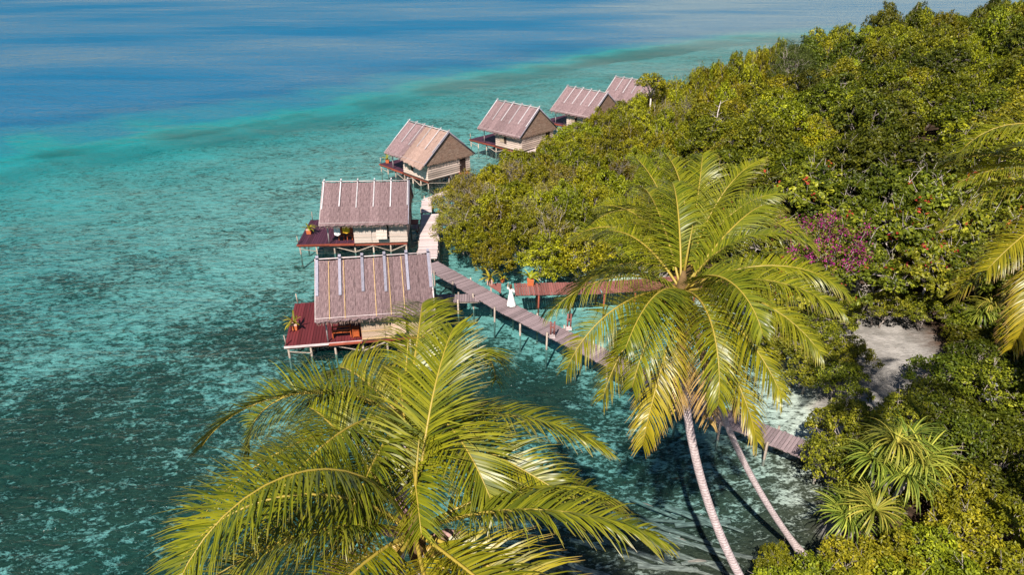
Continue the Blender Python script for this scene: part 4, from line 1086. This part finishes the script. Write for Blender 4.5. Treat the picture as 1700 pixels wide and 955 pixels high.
# ------------------------------------------------------------------ coconut palms
def frond(base, p, r, parent, age=0.0, droop=0.55, Lmax=1.1, n=98, sparse=0.0, wid=0.031):
    az, th, B, L, k = p
    m = 30; pts = [np.zeros(3)]; tang = []
    for i in range(m):
        t = (i + .5) / m; e = th - B * t ** 1.4; a = az + k * t
        d = np.array([math.cos(e) * math.sin(a), math.cos(e) * math.cos(a), math.sin(e)]); tang.append(d); pts.append(pts[-1] + d * L / m)
    pts = np.array(pts); tang = np.array(tang + [tang[-1]])
    V = []; F = []; A = []
    roll = r.uniform(-.45, .45)
    for j in range(n):
        t = .13 + .87 * (j + .5) / n
        f = t * m; i = min(int(f), m - 1); w = f - i
        p0 = pts[i] * (1 - w) + pts[i + 1] * w; T = tang[i]
        S = np.cross(T, (0, 0, 1)); 
        if np.linalg.norm(S) < .15: S = np.array([math.cos(az), -math.sin(az), 0])
        S = S / np.linalg.norm(S); Nn = np.cross(S, T)
        S, Nn = S * math.cos(roll) + Nn * math.sin(roll), Nn * math.cos(roll) - S * math.sin(roll)
        prof = (min(1, (t - .05) / .28)) ** .6 * (1 - max(0, (t - .55) / .45) ** 1.6 * .62)
        al = .30 + .62 * t
        for sgn in (-1, 1):
            if r.random() < sparse: continue
            ll = Lmax * prof * r.uniform(.86, 1.06)
            d0 = sgn * S * math.cos(al) + T * math.sin(al) + Nn * (.34 - .15 * t + r.uniform(-.08, .08)) + r.normal(0, .07, 3)
            d0 /= np.linalg.norm(d0)
            g = droop * r.uniform(.7, 1.3); rn = r.random(); k0 = len(V); q = p0.copy(); segs = 4
            broken = r.random() < .05
            for s in range(segs + 1):
                u = s / segs
                dd = d0 + np.array([0, 0, -1]) * g * u * (1.6 if not broken else 5) * u ** .4
                dd /= np.linalg.norm(dd)
                wv = T - dd * (T @ dd); wv = wv / (np.linalg.norm(wv) + 1e-9) + Nn * .35 * sgn
                ww = wid * (.55 + .45 * min(1, u * 4)) * (1 - u ** 2.2) * .5 + .002
                V += [q - wv * ww, q + wv * ww]; A += [(rn, age, u)] * 2
                if s: F.append((k0 + 2 * s - 2, k0 + 2 * s - 1, k0 + 2 * s + 1, k0 + 2 * s))
                q = q + dd * ll / segs
    me = mesh_from('frond', V, np.array(F), MT['leaflet'], False, {'pc': np.array(A)})
    o = link(bpy.data.objects.new('frond', me), parent); o.location = base
    mb = MB(); ii = list(range(0, m + 1, 2))
    mb.tube([tuple(pts[i]) for i in ii], [.042 * (1 - .88 * (i / m) ** .8) + .004 for i in ii], 6)
    link(bpy.data.objects.new('midrib', mb.mesh('midrib', MT['midrib'], True)), o)
    return o

def palm(label, crown, base, ctrl, fr, seed, r0=.17, r1=.12, extra=10, nuts=True, ages=None, Lm=1.1, dead=(), dr=1.0):
    r = np.random.default_rng(seed)
    b = Vector(base); h = empty('coconut_palm', base); tag(h, label, 'palm tree')
    c = Vector(crown) - b; q = Vector(ctrl) - b
    pts = []; rad = []
    for i in range(25):
        t = i / 24; p = (1 - t) ** 2 * Vector((0, 0, -.5)) + 2 * t * (1 - t) * q + t * t * c
        pts.append(p); rad.append(r0 + (r1 - r0) * t + .12 * max(0, 1 - t * 9) + .004 * (i % 2))
    MB().tube(pts, rad, 14).build('trunk', MT['palm_trunk'], h, True)
    MB().tube([c - Vector((0, 0, .55)), c - Vector((0, 0, .1)), c + Vector((0, 0, .35)), c + Vector((0, 0, .8))], [r1 + .02, .20, .16, .05], 12).build('crownshaft', MT['fibre'], h, True)
    for i, p in enumerate(fr):
        az, th, B, L, k = p; k = max(-.6, min(.6, k))
        low = max(0, .55 - th) * .75
        ag = ages[i] if ages and i in ages else min(1.2, .10 + low + r.uniform(0, .12))
        frond(c + Vector((math.sin(az) * .1, math.cos(az) * .1, .15 + .12 * th)), (az, th, B, L, k), r, h, ag, (.45 if th > .72 else .85) * dr, Lm)
    for i in range(extra):
        az = 2 * PI * (i * .618) + r.uniform(-.2, .2); th = r.uniform(-.1, .95) if i % 2 else r.uniform(.9, 1.35); B = r.uniform(1.2, 1.9)
        frond(c + Vector((math.sin(az) * .1, math.cos(az) * .1, .1 + .1 * th)), (az, th, B, r.uniform(3.9, 4.5), r.uniform(-.2, .2)), r, h, min(1.1, .1 + max(0, .5 - th) * .8), .7, Lm * .95)
    for (az, th, B, L, k) in dead:
        frond(c + Vector((math.sin(az) * .15, math.cos(az) * .15, -.1)), (az, th, B, L, k), r, h, 1.7, 1.2, Lm * .8, 70, .25)
    # young spear leaf
    MB().tube([c + Vector((0, 0, .4)), c + Vector((.06, .10, 1.2)), c + Vector((.16, .25, 2.1))], [.05, .035, .006], 6).build('spear', MT['midrib'], h, True)
    if nuts:
        sp = MB(); V = []
        for k in range(9):
            a = r.uniform(0, 2 * PI); rr = r.uniform(.28, .42)
            o = MB().lathe([(.02, .14), (.085, .10), (.115, 0), (.09, -.09), (.02, -.13)], (0, 0, 0), 9).build('coconut', MT['coconut'], h, True)
            o.location = c + Vector((rr * math.cos(a), rr * math.sin(a), r.uniform(-.45, -.1))); o.rotation_euler = (r.uniform(-.5, .5), r.uniform(-.5, .5), 0)
    return h, c

FA = [(1.9, .64, 1.16, 4.6, -.24), (6.09, .87, 1.67, 4.66, -.04), (4.26, 1.30, 2.2, 5.4, -.6), (2.9, .05, .9, 4.3, -.3), (3.75, .35, 1.3, 4.6, -.2), (3.45, .1, .9, 4.3, .2), (2.45, .25, .9, 4.4, -.3), (5.4, .62, 1.2, 4.4, .3), (4.5, .9, 2.0, 4.7, -.2), (4.1, .7, 1.5, 4.8, 0), (5.0, .35, 1.5, 4.4, 0), (4.75, .05, 1.2, 4.4, 0), (1.3, .45, 1.4, 4.3, 0), (2.1, .1, 1.1, 4.3, 0), (.2, 1.15, 1.0, 4.0, 0)]
FB = [(4.07, .37, 1.23, 4.96, .07), (4.76, .62, 2.2, 4.77, -.09), (-.91, .40, 1.35, 3.7, .4), (.14, .72, 1.23, 4.3, -.29), (.49, .57, 2.12, 4.67, .19), (2.59, .83, 1.7, 4.61, .01), (2.0, .46, 1.0, 4.65, -.28), (3.03, .69, 1.3, 4.54, .44), (2.5, .39, .8, 4.65, -.5), (3.45, .74, 1.25, 4.55, .24), (5.79, .1, 1.1, 3.6, .1), (2.93, .54, .9, 4.43, 0), (4.4, .75, 1.7, 4.8, 0)]
FC = [(4.23, .6, 1.36, 4.6, .12), (3.77, .24, 1.5, 4.72, .13), (3.44, -.08, 1.3, 5.0, .25), (3.05, .45, 1.89, 4.68, .1), (2.87, .28, 1.17, 4.66, -.24), (2.57, .5, 1.21, 4.56, -.15), (1.8, .64, 1.36, 4.66, -.07), (4.08, .35, 1.52, 4.7, .07), (2.97, -.06, 1.01, 4.9, -.28), (5.74, .6, 1.4, 4.5, .03), (1.03, .83, 1.1, 4.6, -.34), (2.3, .62, 1.1, 4.48, -.11), (3.57, .44, 1.62, 4.6, .14), (5.98, .9, 1.2, 4.6, .3)]
FD = [(1.81, 1.30, 2.2, 4.9, .13), (4.6, 1.45, 2.26, 4.87, .05), (5.14, .88, 1.74, 4.73, -.03), (5.74, 1.16, 1.0, 4.9, .21), (6.19, 1.4, 1.35, 4.85, -.09), (.96, 1.4, 1.2, 4.75, 0), (.32, 1.35, 1.2, 4.74, -.07), (1.1, 1.07, 1.49, 4.7, -.03), (5.53, .89, 1.32, 4.58, .07), (3.06, .44, 1.48, 4.65, -.19), (3.84, .32, 1.53, 4.64, .12)]
FE = [(4.87, 1.3, 2.4, 5.0, -.06), (6.17, .81, 2.34, 4.78, .01), (4.7, .47, 1.71, 4.55, 0), (4.28, -.14, 1.03, 4.74, .28), (3.97, -.39, 1.34, 5.0, 0), (4.55, .64, 1.12, 4.5, 0), (4.04, -.2, 1.5, 4.9, -.3), (.76, 1.14, 1.71, 4.7, .25), (1.61, .16, .91, 4.5, 0), (3.0, .2, 1.2, 4.7, 0), (.04, 1.06, 1.0, 4.8, .3), (4.02, .17, 1.09, 4.6, .39)]
hA, cA = palm('foremost coconut palm with a purplish spathe and wide drooping fronds', (-1.81, 9.59, 15.04), (-.6, 7.6, 0.9), (-1.2, 9.2, 8), FA, 1, extra=0, Lm=1.3, dr=.8, dead=[(4.6, -.3, .9, 3.4, 0), (2.2, -.4, .8, 3.2, .2)])
hB, cB = palm('coconut palm with a tall upright young frond rising before the blue-boarded bungalow', (-2.45, 12.95, 15.09), (-3.6, 10.8, 0.8), (-3.2, 12.2, 8), FB, 2, extra=0, Lm=1.3, dr=.75, dead=[(3.6, -.3, .9, 3.4, .1), (1.9, -.35, .8, 3.0, 0)])
hC, cC = palm('leaning coconut palm with yellow drooping lower fronds and a cluster of coconuts', (4.9, 17.91, 15.9), (11.4, 17.0, 0.6), (5.6, 17.8, 7.0), FC, 3, .165, .12, extra=6, Lm=1.15, dr=1.25, dead=[(2.95, -.5, .7, 3.6, 0), (3.3, -.6, .7, 3.2, 0), (2.6, -.4, .9, 3.6, 0)])
hD, cD = palm('slimmer leaning coconut palm rooted by the shore behind the one with yellow fronds', (5.93, 21.22, 14.7), (13.5, 22.8, 0.3), (8.4, 22.5, 6.5), FD, 4, .145, .105, extra=4, nuts=False, Lm=1.15, dr=1.1)
hE, cE = palm('coconut palm with pale sunlit fronds at the forest edge behind the beach', (16.52, 19.07, 18.2), (22.5, 16.5, 1.2), (19.0, 18.6, 9), FE, 5, extra=5, Lm=1.15)
# spathes on the foremost palm
for a, L, tl in ((1.75, .8, .25), (5.6, .6, .9), (4.5, .5, .5)):
    d = Vector((math.sin(a), math.cos(a), tl)).normalized(); p = cA + d * .3
    mb = MB().tube([p, p + d * L * .4 + Vector((0, 0, .03)), p + d * L * .8, p + d * L], [.04, .11, .07, .01], 8)
    mb.build('spathe', MT['spathe'], hA, True)
